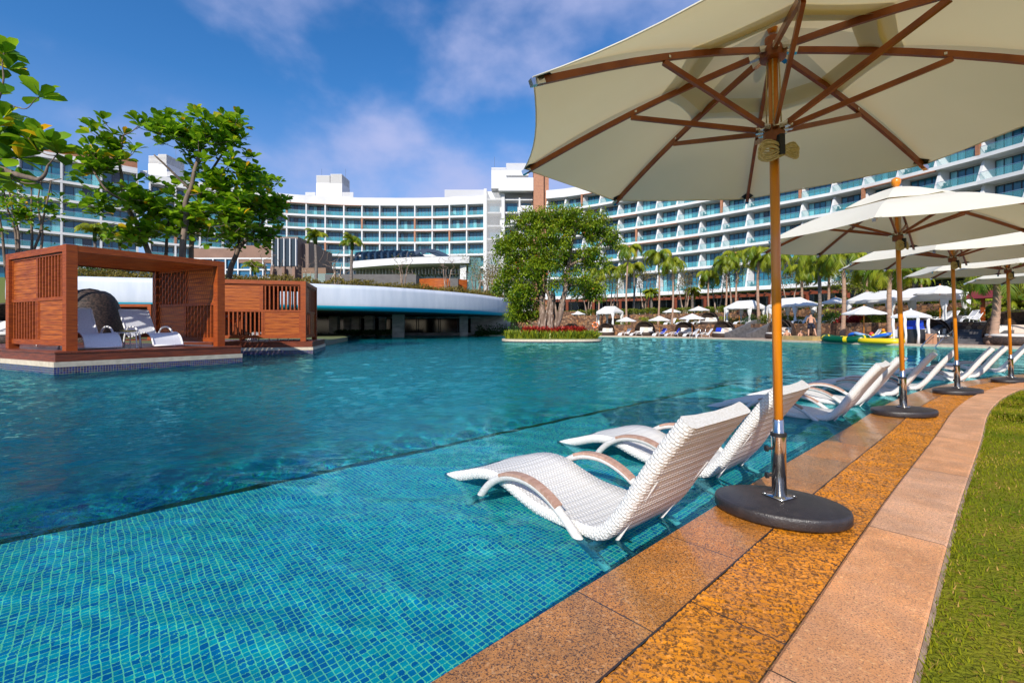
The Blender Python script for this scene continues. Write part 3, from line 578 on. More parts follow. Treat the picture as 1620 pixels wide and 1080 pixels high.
# ------------------------------------------------------------------ woven loungers standing in the water (local x towards the head end, hinge at 0)
def lounger_white():
    t = thing('woven_lounger', '', 'lounger', group='white woven loungers standing in the shallow water')
    key = [(-1.36, -.04), (-1.26, .0), (-1.12, .045), (-.98, .09), (-.85, .112), (-.72, .105), (-.58, .065), (-.44, .032), (-.30, .020), (-.16, .016), (-.04, .022), (.04, .05), (.14, .16), (.25, .335), (.36, .50), (.46, .635), (.475, .655)]
    P = smooth_path(key, 10); P = resample(P, .0055)
    T = unit(np.gradient(P, axis=0)); Nn = np.c_[-T[:, 1], T[:, 0]]; s = np.r_[0, np.cumsum(np.linalg.norm(np.diff(P, axis=0), axis=1))]; n = len(P)
    def shell(i0, i1, name):
        rows = []; UVr = []; hw = .30; th = .034
        # closed cross-section: top, rounded edge, underside
        sec = [(-hw + .012, th), (-hw * .6, th - .010), (0, th - .016), (hw * .6, th - .010), (hw - .012, th), (hw, th - .012), (hw + .003, 0), (hw - .004, -th * .7), (hw - .03, -th), (0, -th - .002), (-hw + .03, -th), (-hw + .004, -th * .7), (-hw - .003, 0), (-hw, th - .012)]
        top = 4; m = len(sec); per = np.r_[0, np.cumsum([math.dist(sec[k], sec[(k + 1) % m]) for k in range(m)])]
        idx = list(range(i0, i1))
        V = []; UV = []
        for i in idx:
            wob = .0032 * abs(math.sin(s[i] * math.pi / .022))
            for k in range(m + 1):
                y, h = sec[k % m]; y_ = y * (1 + wob * (1.2 if abs(y) > .27 else 0)); h_ = h + (wob if h > 0 else -wob)
                V.append((P[i, 0] + Nn[i, 0] * h_, y_, P[i, 1] + Nn[i, 1] * h_)); UV.append((per[k] if k <= m else 0, s[i]))
        V = np.array(V); L_ = len(idx); Fq = np.array([(i * (m + 1) + k, i * (m + 1) + k + 1, (i + 1) * (m + 1) + k + 1, (i + 1) * (m + 1) + k) for i in range(L_ - 1) for k in range(m)])
        o = np_mesh(name, V, Fq, WICKW, smooth=True, parent=t); me = o.data
        uv = me.uv_layers.new(name='UVMap'); ix = np.empty(len(me.loops), dtype=np.int32); me.loops.foreach_get('vertex_index', ix); uv.data.foreach_set('uv', np.array(UV)[ix].astype(np.float32).ravel())
        bm_ends = [list(range(m)), list(range((L_ - 1) * (m + 1), (L_ - 1) * (m + 1) + m))]
        for e, rv in ((0, 1), (1, -1)):
            b = MB(); b.add([tuple(V[q]) for q in bm_ends[e]], [tuple(range(m))[::rv]]); c = b.build('end_cap', CORDW, o); c.cycles.is_caustics_receiver = True
        o.cycles.is_caustics_receiver = True
        return o
    hinge = int(np.argmin(np.abs(P[:, 0] - .0) + (s < 1) * 9)); shell(0, hinge + 1, 'seat'); shell(hinge, n, 'backrest')
    for sy in (-1, 1):
        y = sy * .335
        pts = smooth_path([(-1.02, -.265), (-.93, -.08), (-.80, .075), (-.64, .165), (-.46, .185), (-.30, .145), (-.16, .06), (-.03, -.05), (.08, -.15), (.20, -.262)], 8)
        b = MB(); b.tube([(p[0], y - sy * .0, p[1]) for p in pts], .024, 12); b.build('arm_frame', CORDW, t, smooth=True, recv=True)
        cap = [p for p in pts if -.70 < p[0] < -.20]; b = MB()
        for k in range(len(cap) - 1): b.bar((cap[k][0], y, cap[k][1] + .018), (cap[k + 1][0], y, cap[k + 1][1] + .018), .05, .018)
        b.build('armrest', ARMW, t, recv=True)
    b = MB(); b.tube([(-.93, -.335, -.08), (-.93, .335, -.08)], .016, 8); b.tube([(.0, -.335, -.03), (.0, .335, -.03)], .022, 8); b.tube([(.195, -.335, -.25), (.195, .335, -.25)], .016, 8)
    for sy in (-1, 1): b.tube([(.30, sy * .24, .36), (.36, sy * .24, .05), (.43, sy * .24, -.26)][0:1] + [(.05, sy * .2, -.02), (.43, sy * .2, -.262)], .013, 8)
    b.build('under_frame', CORDW, t, smooth=True, recv=True)
    return t
lg = lounger_white()
LW = [((.635, 2.44), -49, 'white woven lounger nearest the camera, left of the black parasol base'),
      ((1.55, 3.38), -48, 'white woven lounger half behind the nearest pole, second from the camera'),
      ((3.74, 5.32), -47, 'white woven lounger between the first two poles, the nearer of that pair'),
      ((4.78, 6.30), -47, 'white woven lounger with its backrest crossed by the second parasol pole'),
      ((6.03, 7.20), -46, 'white woven lounger just right of the second pole, left one of its pair'),
      ((6.98, 7.86), -45, 'white woven lounger whose backrest is crossed by the third parasol pole'),
      ((8.92, 9.10), -44, 'white woven lounger between the third and fourth poles, the left one of its pair'),
      ((9.85, 9.72), -43, 'white woven lounger whose backrest top shows just behind the fourth pole'),
      ((11.6, 10.85), -42, 'white woven lounger right of the fourth pole at the edge of the photo')]
for i, ((x, y), rz, lab) in enumerate(LW):
    o = lg if i == 0 else dup(lg, (x, y, 0)); o.location = (x, y, 0); o.rotation_euler = (0, 0, R(rz)); o['label'] = lab

# ------------------------------------------------------------------ timber cabanas on decks at the pool
def panel_wall(b, p, q, z0, z1, flip, post=.12):
    """checkered 2x2 wall from p to q (local xy): boards and upright slats"""
    p = Vector(p); q = Vector(q); d = q - p; L_ = d.length; d.normalize(); zm = (z0 + z1) / 2 + .02; rz = math.atan2(d.y, d.x)
    def bx(a, c, za, zc, th, m): e = p + d * ((a + c) / 2); b.obox((e.x, e.y, (za + zc) / 2), (c - a, th, zc - za), rz, m)
    for za, zc in ((z0, z0 + .13), (zm - .04, zm + .04), (z1 - .05, z1)): bx(0, L_, za, zc, .09, 0)
    bx(L_ / 2 - .035, L_ / 2 + .035, z0 + .13, z1 - .05, .086, 0)
    for ci in (0, 1):
        for ri in (0, 1):
            a = .0 if ci == 0 else L_ / 2 + .035; c = L_ / 2 - .035 if ci == 0 else L_; za = z0 + .13 if ri == 0 else zm + .04; zc = zm - .04 if ri == 0 else z1 - .05
            if (ci + ri + flip) % 2:
                k = 8; hh = (zc - za) / k; rr = random.Random(ci * 7 + ri * 3 + int(L_ * 10))
                bx(a + .02, c - .02, za, zc, .015, 2)
                for i in range(k): bx(a, c, za + hh * i + .004, za + hh * (i + 1) - .004, .044 + rr.uniform(-.004, .004), 1)
                for e0, e1 in ((a, a + .06), (c - .06, c)): bx(e0, e1, za, zc, .062, 0)
            else:
                k = 9 if L_ > 2.5 else 7
                for i in range(k): m_ = a + (c - a) * (i + .5) / k; bx(m_ - .024, m_ + .024, za, zc, .07, 0)
def cabana(name, label, org, ux, vy, w_, d_, h, flips, deck=(.28, .28, .28, .28), zd=.50, walls='LR', front=False, base=True, skew=0.0):
    rz = math.atan2(ux.y, ux.x); t = thing(name, label, 'cabana', (org[0], org[1], 0), rz, 'timber cabanas beside the pool')
    z0 = zd; P = .2
    for i, (x, y) in enumerate(((P / 2, P / 2), (w_ - P / 2, P / 2), (w_ - P / 2, d_ - P / 2), (P / 2, d_ - P / 2))):
        b = MB(); b.box((x - P / 2, y - P / 2, z0), (x + P / 2, y + P / 2, z0 + h)); b.build('post', WOODD, t)
    def wall(nm, p, q, flip): b = MB(); panel_wall(b, p, q, z0 + .12, z0 + h - .16, flip); b.build(nm, [WOODD, WOODP, DARKM], t)
    if 'L' in walls: wall('slatted_wall', (P / 2, d_ - P), (P / 2, P), flips[0])
    if 'R' in walls: wall('slatted_wall', (w_ - P / 2, P), (w_ - P / 2, d_ - P), flips[1])
    if 'F' in walls: wall('slatted_wall', (P, P / 2), (w_ - P, P / 2), flips[2])
    if 'B' in walls: wall('slatted_wall', (P, d_ - P / 2), (w_ - P, d_ - P / 2), flips[3])
    b = MB(); e = .004
    b.box((P, e, z0 + h - .155), (w_ - P, .12, z0 + h - e)); b.box((P, d_ - .12, z0 + h - .155), (w_ - P, d_ - e, z0 + h - e))
    b.box((e, P, z0 + h - .155), (.12, d_ - P, z0 + h - e)); b.box((w_ - .12, P, z0 + h - .155), (w_ - e, d_ - P, z0 + h - e))
    n = int(d_ / .105)
    for i in range(n): y = .16 + (d_ - .32) * i / (n - 1); b.box((.12, y - .024, z0 + h - .135), (w_ - .12, y + .024, z0 + h - .03))
    b.build('slatted_roof', WOODD, t)
    l, r, f, k = deck; b = MB(); nb = int((w_ + l + r) / .14); ww = (w_ + l + r) / nb
    for i in range(nb): b.box((-l + ww * i + .003, -f, z0 - .04), (-l + ww * (i + 1) - .003, d_ + k, z0))
    b.box((-l + .03, -f + .03, z0 - .23), (w_ + r - .03, d_ + k - .03, z0 - .042)); b.box((-l + .02, -f + .012, z0 - .22), (w_ + r - .02, -f + .03, z0 - .05))
    b.build('deck', WOODF, t)
    if base:
        x0, x1, y0, y1 = -l - .01, w_ + r + .01, -f - .01, d_ + k
        M = Matrix.Rotation(rz, 4, 'Z'); M.translation = Vector((org[0], org[1], 0))
        q = [M @ Vector((x - skew * y, y, 0)) for x, y in ((x0, y0), (x1, y0), (x1, y1), (x0, y1))]
        o = solid('coping', [(p.x, p.y) for p in q], .155, z0 - .232, COPING, COPING)
        b = MB(); UV = []
        for i in range(4):
            a, c = q[i], q[(i + 1) % 4]; L_ = (c - a).length; b.add([(a.x, a.y, -1.3), (c.x, c.y, -1.3), (c.x, c.y, .155), (a.x, a.y, .155)], [(0, 1, 2, 3)]); UV += [(0, 0), (L_, 0), (L_, 1.455), (0, 1.455)]
        o = b.build('tiled_pool_wall', MOSN); o['kind'] = 'structure'; o.cycles.is_caustics_receiver = True; u = o.data.uv_layers.new(name='UVMap')
        for i, c in enumerate(UV): u.data[i].uv = c
    if skew:                                   # this cabana is not quite square in plan
        for ch in t.children:
            for v in ch.data.vertices: v.co.x -= skew * v.co.y
    return t
o1 = A1 + u1 * .30 + v1 * .30
c1 = cabana('cabana', 'open red-brown timber cabana with white loungers inside, in the left foreground across the water', o1, u1, v1, 3.45, 3.45, 2.5, (0, 0, 0, 0), deck=(.30, .30, .30, 5), skew=.12)
o2 = B2 - u2 * 3.45 + v2 * .25
cabana('cabana', 'red-brown timber cabana with slatted front, right of the one with the loungers', o2, u2, v2, 3.2, 3.1, 2.42, (0, 0, 0, 0), deck=(1.2, .3, .25, .5), walls='LRFB')
# land behind the cabanas
solid('terrace', [tuple(A1 + v1 * 5.5 + u1 * .2), tuple(A1 + v1 * 5.4 + u1 * 5.2), tuple(B2 - u2 * 5 + v2 * 3.2), tuple(B2 + v2 * 3.4 - u2 * .3), (-10.5, 25), (-13, 36), (-22, 57), (-90, 57), (-90, 10), (-25, 14)], -1.3, .30, EARTH, MOSN)
# sling loungers
def sling_lounger():
    t = thing('sling_lounger', '', 'lounger', group='white sling loungers')
    P = resample(smooth_path([(0, .05), (.12, .26), (.33, .36), (.6, .33), (.95, .27), (1.22, .26), (1.38, .42), (1.56, .68), (1.72, .93)], 8), .06)
    b = MB(); V = []; n = len(P); hw = .31
    for x, z in P: V += [(x, -hw, z), (x, -hw * .4, z - .012), (x, hw * .4, z - .012), (x, hw, z)]
    b.add(V, [(i * 4 + k, i * 4 + k + 1, (i + 1) * 4 + k + 1, (i + 1) * 4 + k) for i in range(n - 1) for k in range(3)]); b.build('sling', SLING, t, smooth=True)
    b = MB()
    for sy in (-1, 1): b.tube([(x, sy * hw, z - .004) for x, z in P], .02, 8)
    b.tube([(0, -hw, .05), (0, hw, .05)], .02, 8); b.tube([(1.72, -hw, .93), (1.72, hw, .93)], .02, 8); b.build('frame', WHITEM, t, smooth=True)
    for sy in (-1, 1):
        y = sy * .36; b = MB(); b.tube([(q[0], y, q[1]) for q in smooth_path([(.50, .0), (.56, .28), (.72, .45), (.95, .50), (1.17, .44), (1.30, .25), (1.36, .0)], 6)], .022, 8); b.build('arm_frame', WHITEM, t, smooth=True)
    return t
slg = sling_lounger()
def cab(x, y, z=.5): p = Vector((o1.x, o1.y)) + u1 * x + v1 * y; return (p.x, p.y, z)
def place_sling(loc, rz, label, first=False, sc_=1):
    o = slg if first else dup(slg, loc); o.location = loc; o.rotation_euler = (0, 0, rz); o['label'] = label; o.scale = (sc_,) * 3; return o
a_ = math.atan2(v1.y, v1.x)
place_sling(cab(.80, .30), a_ - R(4), 'white sling lounger in the open cabana, the left one beside the slatted wall', True, 1.15)
place_sling(cab(2.22, .38), a_ - R(2), 'white sling lounger in the middle of the open cabana, right of the little table', sc_=1.15)
place_sling(cab(1.5, 4.6), a_ + R(8), 'white sling lounger behind the little table at the back of the open cabana')
q = B2 - u2 * 2.35 + v2 * .8; place_sling((q.x, q.y, .5), R(60), 'white sling lounger seen through the slats of the closed cabana')
def table():
    x, y, z = cab(1.52, .85); t = thing('side_table', 'little round white side table with a woven tray between the cabana loungers', 'table', (x, y, z))
    b = MB(); b.lathe([(.02, .40), (.24, .40), (.25, .41), (.24, .425), (.02, .425)], 24); b.build('table_top', WHITEM, t)
    for k in range(3):
        a = k * 2.1; b = MB(); b.tube([(.2 * math.cos(a), .2 * math.sin(a), .4), (.23 * math.cos(a), .23 * math.sin(a), 0)], .014, 8); b.build('leg', WHITEM, t)
    x, y, z = cab(1.52, .85, .925); b = MB(); b.lathe([(.05, .0), (.15, .01), (.19, .05), (.18, .052), (.14, .022), (.05, .015)], 20, (x, y, z + .001)); tag(b.build('tray', mat('straw_weave', (.4, .32, .12), .8), None), 'round straw tray lying on the white side table', 'tray')
table()
# lifebuoy and towels inside the second cabana
def ring(name, c, r, rt, m, nrm, label, cat, parent=None, band=None):
    nrm = Vector(nrm).normalized(); a = nrm.cross(Vector((0, 0, 1))).normalized(); bb = nrm.cross(a); c = Vector(c)
    t = thing(name, label, cat, c); b = MB(); k = 28
    b.tube([(a * math.cos(q) + bb * math.sin(q)) * r for q in [2 * math.pi * i / k for i in range(k + 1)]], rt, 10, cap=False); b.build('ring', m, t, smooth=True)
    if band:
        for i in range(4):
            q = i * math.pi / 2 + .4; b = MB(); b.tube([(a * math.cos(q + e) + bb * math.sin(q + e)) * r for e in (-.12, 0, .12)], rt * 1.06, 10); b.build('band', band, t)
    return t
ORANGE = mat('orange_lifebuoy', (.75, .17, .02), .5)
q = B2 - u2 * 3.0 + v2 * .9; ring('lifebuoy', (q.x, q.y, 1.6), .30, .06, ORANGE, (0.2, -1, 0), 'orange lifebuoy hanging inside the slatted cabana', 'lifebuoy', band=WHITE)

# round wicker daybeds
def daybed(Rd=1.0, mesh=WICKD):
    t = thing('wicker_daybed', '', 'daybed', group='round dark wicker daybeds')
    b = MB(); b.lathe([(Rd * .9, 0), (Rd, .06), (Rd * 1.02, .30), (Rd * .96, .34)], 28); b.build('base', mesh, t, smooth=True)
    b = MB(); b.lathe([(.02, .34), (Rd * .9, .34), (Rd * .95, .38), (Rd * .95, .44), (Rd * .9, .47), (.02, .48)], 28, cap=False); b.build('mattress', CUSH, t, smooth=True)
    b = MB(); n = 20; m = 8; Rh = Rd * 1.04          # hood: half dome over the back (+y)
    V = []
    for i in range(n + 1):
        a = math.pi * i / n
        for j in range(m + 1):
            e = R(78) * j / m; rr = Rh * math.cos(e * .95) ** .6; V.append((rr * math.cos(a) * 1.0, rr * math.sin(a) * 1.0 * math.cos(e * .3), .3 + 1.15 * math.sin(e)))
    b.add(V, [(i * (m + 1) + j, (i + 1) * (m + 1) + j, (i + 1) * (m + 1) + j + 1, i * (m + 1) + j + 1) for i in range(n) for j in range(m)])
    b.tube([(-Rh, -.02, .3)] + [(-Rh * math.cos(q), -.02 - .25 * math.sin(q), .3 + 1.17 * math.sin(q)) for q in [math.pi * i / 14 for i in range(1, 14)]] + [(Rh, -.02, .3)], .03, 6)
    b.build('hood', mesh, t, smooth=True)
    for x, m_ in ((-.42, CUSH), (.02, CUSHP), (.45, CUSH)):
        b = MB(); b.obox((x * Rd, .42 * Rd, .66), (.42, .14, .38), 0, 0, (R(-18), 'X')); b.build('pillow', m_, t)
    return t
db = daybed(1.0)
db.location = (X_(140, 17.3), 17.3, .31); db.rotation_euler = (0, 0, R(215)); db.scale = (1.02, 1.02, 1.5); db['label'] = 'big dome-shaped dark wicker daybed standing behind the open cabana'
p = (-21.5, 19.5, .3); dup(db, p, R(30), 'dark wicker daybed with a white cushion cut by the left edge of the photo', 1.2)
u3 = Vector((math.cos(R(40)), math.sin(R(40)))); v3 = Vector((-u3.y, u3.x))
oo = Vector((X_(150, 26), 26)); cabana('cabana', 'timber cabana farther back, seen through the open one', oo, Vector((1, .0)), Vector((0, 1)), 3.2, 3.0, 2.05, (0, 1, 0, 0), base=False, zd=.34, deck=(.1, .1, .1, .1))

# ------------------------------------------------------------------ trees
def skeleton(mains, targets, twig=(.03, .008), bend=.25, n=7, every=.3):
    b = MB(); N_ = []; dirs = []
    for pts, r0, r1 in mains:
        P = smooth_path(pts, 6); k = len(P); wob = [(Vector(p) + Vector((noise.noise(Vector(p) * 1.3), noise.noise(Vector(p) * 1.3 + Vector((9, 0, 0))), 0)) * r0 * .6) for p in P]
        b.tube(wob, [r0 + (r1 - r0) * i / (k - 1) for i in range(k)], n)
        for i in range(int(k * every), k): N_.append(np.array(wob[i])); dirs.append(max(r1 * .8, (r0 + (r1 - r0) * i / (k - 1)) * .55))
    N_ = [q for q in N_]; D0 = [min(np.linalg.norm(np.array(t) - q) for q in N_) for t in targets]; ends = []
    for i in np.argsort(D0):
        t = np.array(targets[i]); A = np.array(N_); pen = np.linalg.norm(A - t, axis=1) + np.maximum(0, A[:, 2] - t[2]) * 1.5; j = int(pen.argmin()); p = A[j]; L_ = np.linalg.norm(t - p)
        mid = p * .5 + t * .5 + np.array([RNG.normal(0, .08), RNG.normal(0, .08), -.12]) * L_ * bend * 2
        Q = smooth_path([p, mid, t], 3); r0 = min(dirs[j], max(twig[1] * 1.5, twig[0] * min(1, L_ / 1.2 + .3))); b.tube(Q, [r0 + (twig[1] - r0) * k / (len(Q) - 1) for k in range(len(Q))], 5)
        for k in range(2, len(Q)): N_.append(np.array(Q[k])); dirs.append(max(twig[1], r0 * .7))
        ends.append((t, unit((t - mid)[None])[0]))
    return b, ends
def ball(c, r, n, shell=.6):
    out = []
    while len(out) < n:
        d = RNG.normal(size=3); d /= np.linalg.norm(d); q = (shell + (1 - shell) * RNG.random()) if RNG.random() < .75 else RNG.random() * shell; out.append(np.array(c) + d * np.array(r) * q)
    return out
def whorl_tree(label, root, mains, blobs, leaf, name='broad_leaved_tree', per=8, twig=(.035, .010), mat_=None, group=None):
    tg = []
    for c, r, n in blobs: tg += ball(c, r, n if n < 2 else int(n * 2.3), .25)
    b, ends = skeleton(mains, tg, twig); t = thing(name, label, 'tree', root, group=group); b.build('trunk', BARK, t, smooth=True, world=True)
    P = []; D = []; Sz = []
    for e, d in ends:
        k = per + RNG.integers(-2, 3); a0 = RNG.random() * 6.3
        for j in range(k):
            a = a0 + j * 2.4; tilt = .05 + .9 * j / k + RNG.normal(0, .2); v = np.array([math.cos(a), math.sin(a), tilt + RNG.normal(0, .35)]) + d * .35; P.append(e - np.array(root) + v * .02 - np.array([0, 0, .05 * RNG.random()])); D.append(v); Sz.append(leaf * RNG.uniform(.65, 1.15))
    V, Fq, rn = leaves(np.array(P), np.array(D), np.array(Sz), *LEAF_B); np_mesh('crown', V, Fq, mat_ or LF_BIG, rn, parent=t); return t
def pp(px, py, Y): return (X_(px, Y), Y, Z_(py, Y))
Y0 = 17.5
mains = [([pp(287, 440, Y0 - .2), pp(292, 350, Y0), pp(300, 300, Y0), pp(318, 235, Y0 + .4), pp(330, 195, Y0 + .5)], .125, .035),
         ([pp(302, 440, Y0 + .3), pp(306, 350, Y0 + .6), pp(330, 280, Y0 + 1.0), pp(360, 230, Y0 + 1.3)], .10, .03),
         ([pp(245, 430, Y0), pp(225, 370, Y0), pp(198, 320, Y0 - .3), pp(190, 270, Y0 - .4), pp(194, 215, Y0 - .4)], .11, .03),
         ([pp(198, 320, Y0 - .3), pp(168, 300, Y0 - .8), pp(140, 260, Y0 - 1)], .05, .03),
         ([pp(300, 300, Y0), pp(262, 262, Y0 - .4), pp(244, 245, Y0 - .6)], .05, .025),
         ([pp(260, 440, Y0 + .6), pp(262, 400, Y0 + .6), pp(268, 350, Y0 + .9)], .08, .04)]
bl = [(pp(318, 215, Y0 + .3), (1.5, 1.3, 1.1), 34), (pp(365, 215, Y0 + .8), (1.0, 1.0, 1.1), 18), (pp(262, 205, Y0 - .2), (1.1, .8, .7), 13), (pp(180, 235, Y0 - .5), (1.1, .9, 1.1), 16), (pp(150, 270, Y0 - .8), (.7, .7, .6), 8),
      (pp(345, 290, Y0 + .8), (1.6, 1.3, 1.2), 34), (pp(230, 320, Y0), (1.5, 1.2, .9), 26), (pp(300, 350, Y0 + .5), (2.2, 1.4, 1.0), 44), (pp(395, 280, Y0 + 1.2), (.8, .8, .9), 12), (pp(210, 370, Y0), (1.0, .9, .6), 14), (pp(160, 325, Y0 - .5), (.7, .7, .5), 6), (pp(384, 340, Y0 + 1), (1, .9, .8), 16)]
whorl_tree('tall broad-leaved tree with big glossy leaves rising behind the open cabana', (X_(280, Y0), Y0, .3), mains, bl, .36)
Y1 = 21.5
mains = [([pp(362, 440, Y1), pp(368, 415, Y1), pp(385, 385, Y1), pp(410, 360, Y1), pp(425, 335, Y1)], .14, .04), ([pp(368, 415, Y1 + .1), pp(378, 380, Y1 + .3), pp(380, 330, Y1 + .3), pp(384, 300, Y1)], .09, .03), ([pp(395, 378, Y1), pp(430, 372, Y1 - .2)], .04, .02)]
bl = [(pp(395, 330, Y1), (1.6, 1.3, 1.1), 40), (pp(430, 325, Y1), (1.0, .9, .9), 20), (pp(365, 370, Y1), (1.2, 1.0, .9), 22), (pp(420, 375, Y1), (1.0, .9, .6), 14), (pp(415, 285, Y1), (.9, .8, .5), 10)]
whorl_tree('smaller broad-leaved tree with a forked trunk standing behind the slatted cabana', (X_(362, Y1), Y1, .3), mains, bl, .34)
Y2 = 13.4
mains = [([(-18.6, 14, .3), (-18.2, 13.8, 2.4), (-17.6, 13.6, 4.6), pp(-40, 265, Y2 + .1), pp(40, 280, Y2), pp(62, 283, Y2), pp(74, 262, Y2)], .17, .03), ([(-17.6, 13.6, 4.6), pp(-25, 250, Y2), pp(0, 265, Y2), pp(40, 290, Y2 + .1), pp(97, 283, Y2)], .04, .012),
         ([(-17.6, 13.6, 4.6), pp(-50, 200, Y2), pp(-10, 170, Y2), pp(5, 130, Y2), pp(4, 100, Y2)], .06, .015), ([pp(-10, 165, Y2), pp(20, 168, Y2), pp(42, 172, Y2), pp(58, 155, Y2)], .02, .01)]
tg = [(pp(x_, y_, Y2 + dy)) for x_, y_, dy in ((6, 84, 0), (12, 108, .2), (62, 152, 0), (4, 185, .1), (-5, 200, -.2), (5, 215, .2), (45, 218, 0), (78, 225, -.1), (92, 243, .2), (60, 238, .2), (30, 250, .3), (10, 235, .3), (-15, 150, 0), (-12, 220, 0), (20, 285, .3), (50, 228, .4), (-6, 255, .2))]
whorl_tree('leafy branches of a broad-leaved tree reaching in from the left edge', (-18.6, 14, .3), mains, [(t_, (.03, .03, .03), 1) for t_ in tg], .62, twig=(.03, .016), per=11)
Y3 = 15.5
mains = [([pp(x0, 440, Y3), pp(x1, 370, Y3), pp(x2, 320, Y3), pp(x3, 285, Y3)], .045, .015) for x0, x1, x2, x3 in ((32, 28, 18, 10), (30, 24, 10, 2), (40, 62, 74, 82), (52, 50, 50, 49), (62, 66, 60, 66), (10, 4, -6, -14))]
whorl_tree('sparse young tree with thin bare stems at the far left behind the cabana', (X_(35, Y3), Y3, .3), mains, [(pp(35, 340, Y3), (1.3, .7, 1.1), 34), (pp(8, 300, Y3), (.6, .6, .6), 8), (pp(75, 330, Y3), (.7, .5, .8), 9)], .2, per=5, twig=(.016, .007))

# the old fig tree on its island
YI = 34.6; XI = X_(872, YI)
def island():
    n = 64; a, b_ = 3.75, 2.3; pts = []
    def sup(th, k=1.0): c, s = math.cos(th), math.sin(th); return (XI + a * k * math.copysign(abs(c) ** .8, c), YI + b_ * k * math.copysign(abs(s) ** .8, s))
    o1_ = [sup(2 * math.pi * i / n) for i in range(n)]; solid('island_kerb', o1_, .05, .20, COPING, COPING)
    in_ = [sup(2 * math.pi * i / n, .985) for i in range(n)]
    b = MB(); UV = []
    for i in range(n):
        p, q = in_[i], in_[(i + 1) % n]; b.add([(p[0], p[1], -1.3), (q[0], q[1], -1.3), (q[0], q[1], .05), (p[0], p[1], .05)], [(0, 1, 2, 3)]); UV += [(i * .3, 0), (i * .3 + .3, 0), (i * .3 + .3, 1.3), (i * .3, 1.3)]
    o = b.build('tiled_island_wall', MOSN); o['kind'] = 'structure'; u = o.data.uv_layers.new(name='UVMap')
    for i, c in enumerate(UV): u.data[i].uv = c
    solid('island_soil', [sup(2 * math.pi * i / n, .93) for i in range(n)], .1, .26, EARTH, EARTH)
    def blades_(name, cnt, cond, h, mt, label, wd=.10, z=.24):
        P = []
        while len(P) < cnt:
            r = math.sqrt(RNG.random()); th = RNG.random() * 6.283; p = sup(th, r * .93)
            if cond(r, th): P.append((p[0], p[1], z))
        P = np.array(P); D = np.c_[RNG.normal(0, .45, cnt), RNG.normal(0, .45, cnt), np.ones(cnt)]
        V, Fq, rn = leaves(P, D, h * RNG.uniform(.6, 1.2, cnt), [(-wd / 2, 0, 0), (wd / 2, 0, 0), (wd / 2, .6, .03), (0, 1, -.12), (-wd / 2, .6, .03)], [(0, 1, 2), (0, 2, 4), (2, 3, 4)])
        tag(np_mesh(name, V, Fq, mt, rn), label, 'plants', kind='stuff')
    blades_('ground_cover', 6500, lambda r, th: r > .55, .62, LF_BLADE, 'bright green strappy ground cover planted round the edge of the island', .13)
    blades_('red_ground_cover', 2600, lambda r, th: .30 < r < .72 and not (2.2 < th < 3.6 and r > .5), .70, LF_RED, 'crimson leaved plants growing round the foot of the island tree', .30, .42)
island()
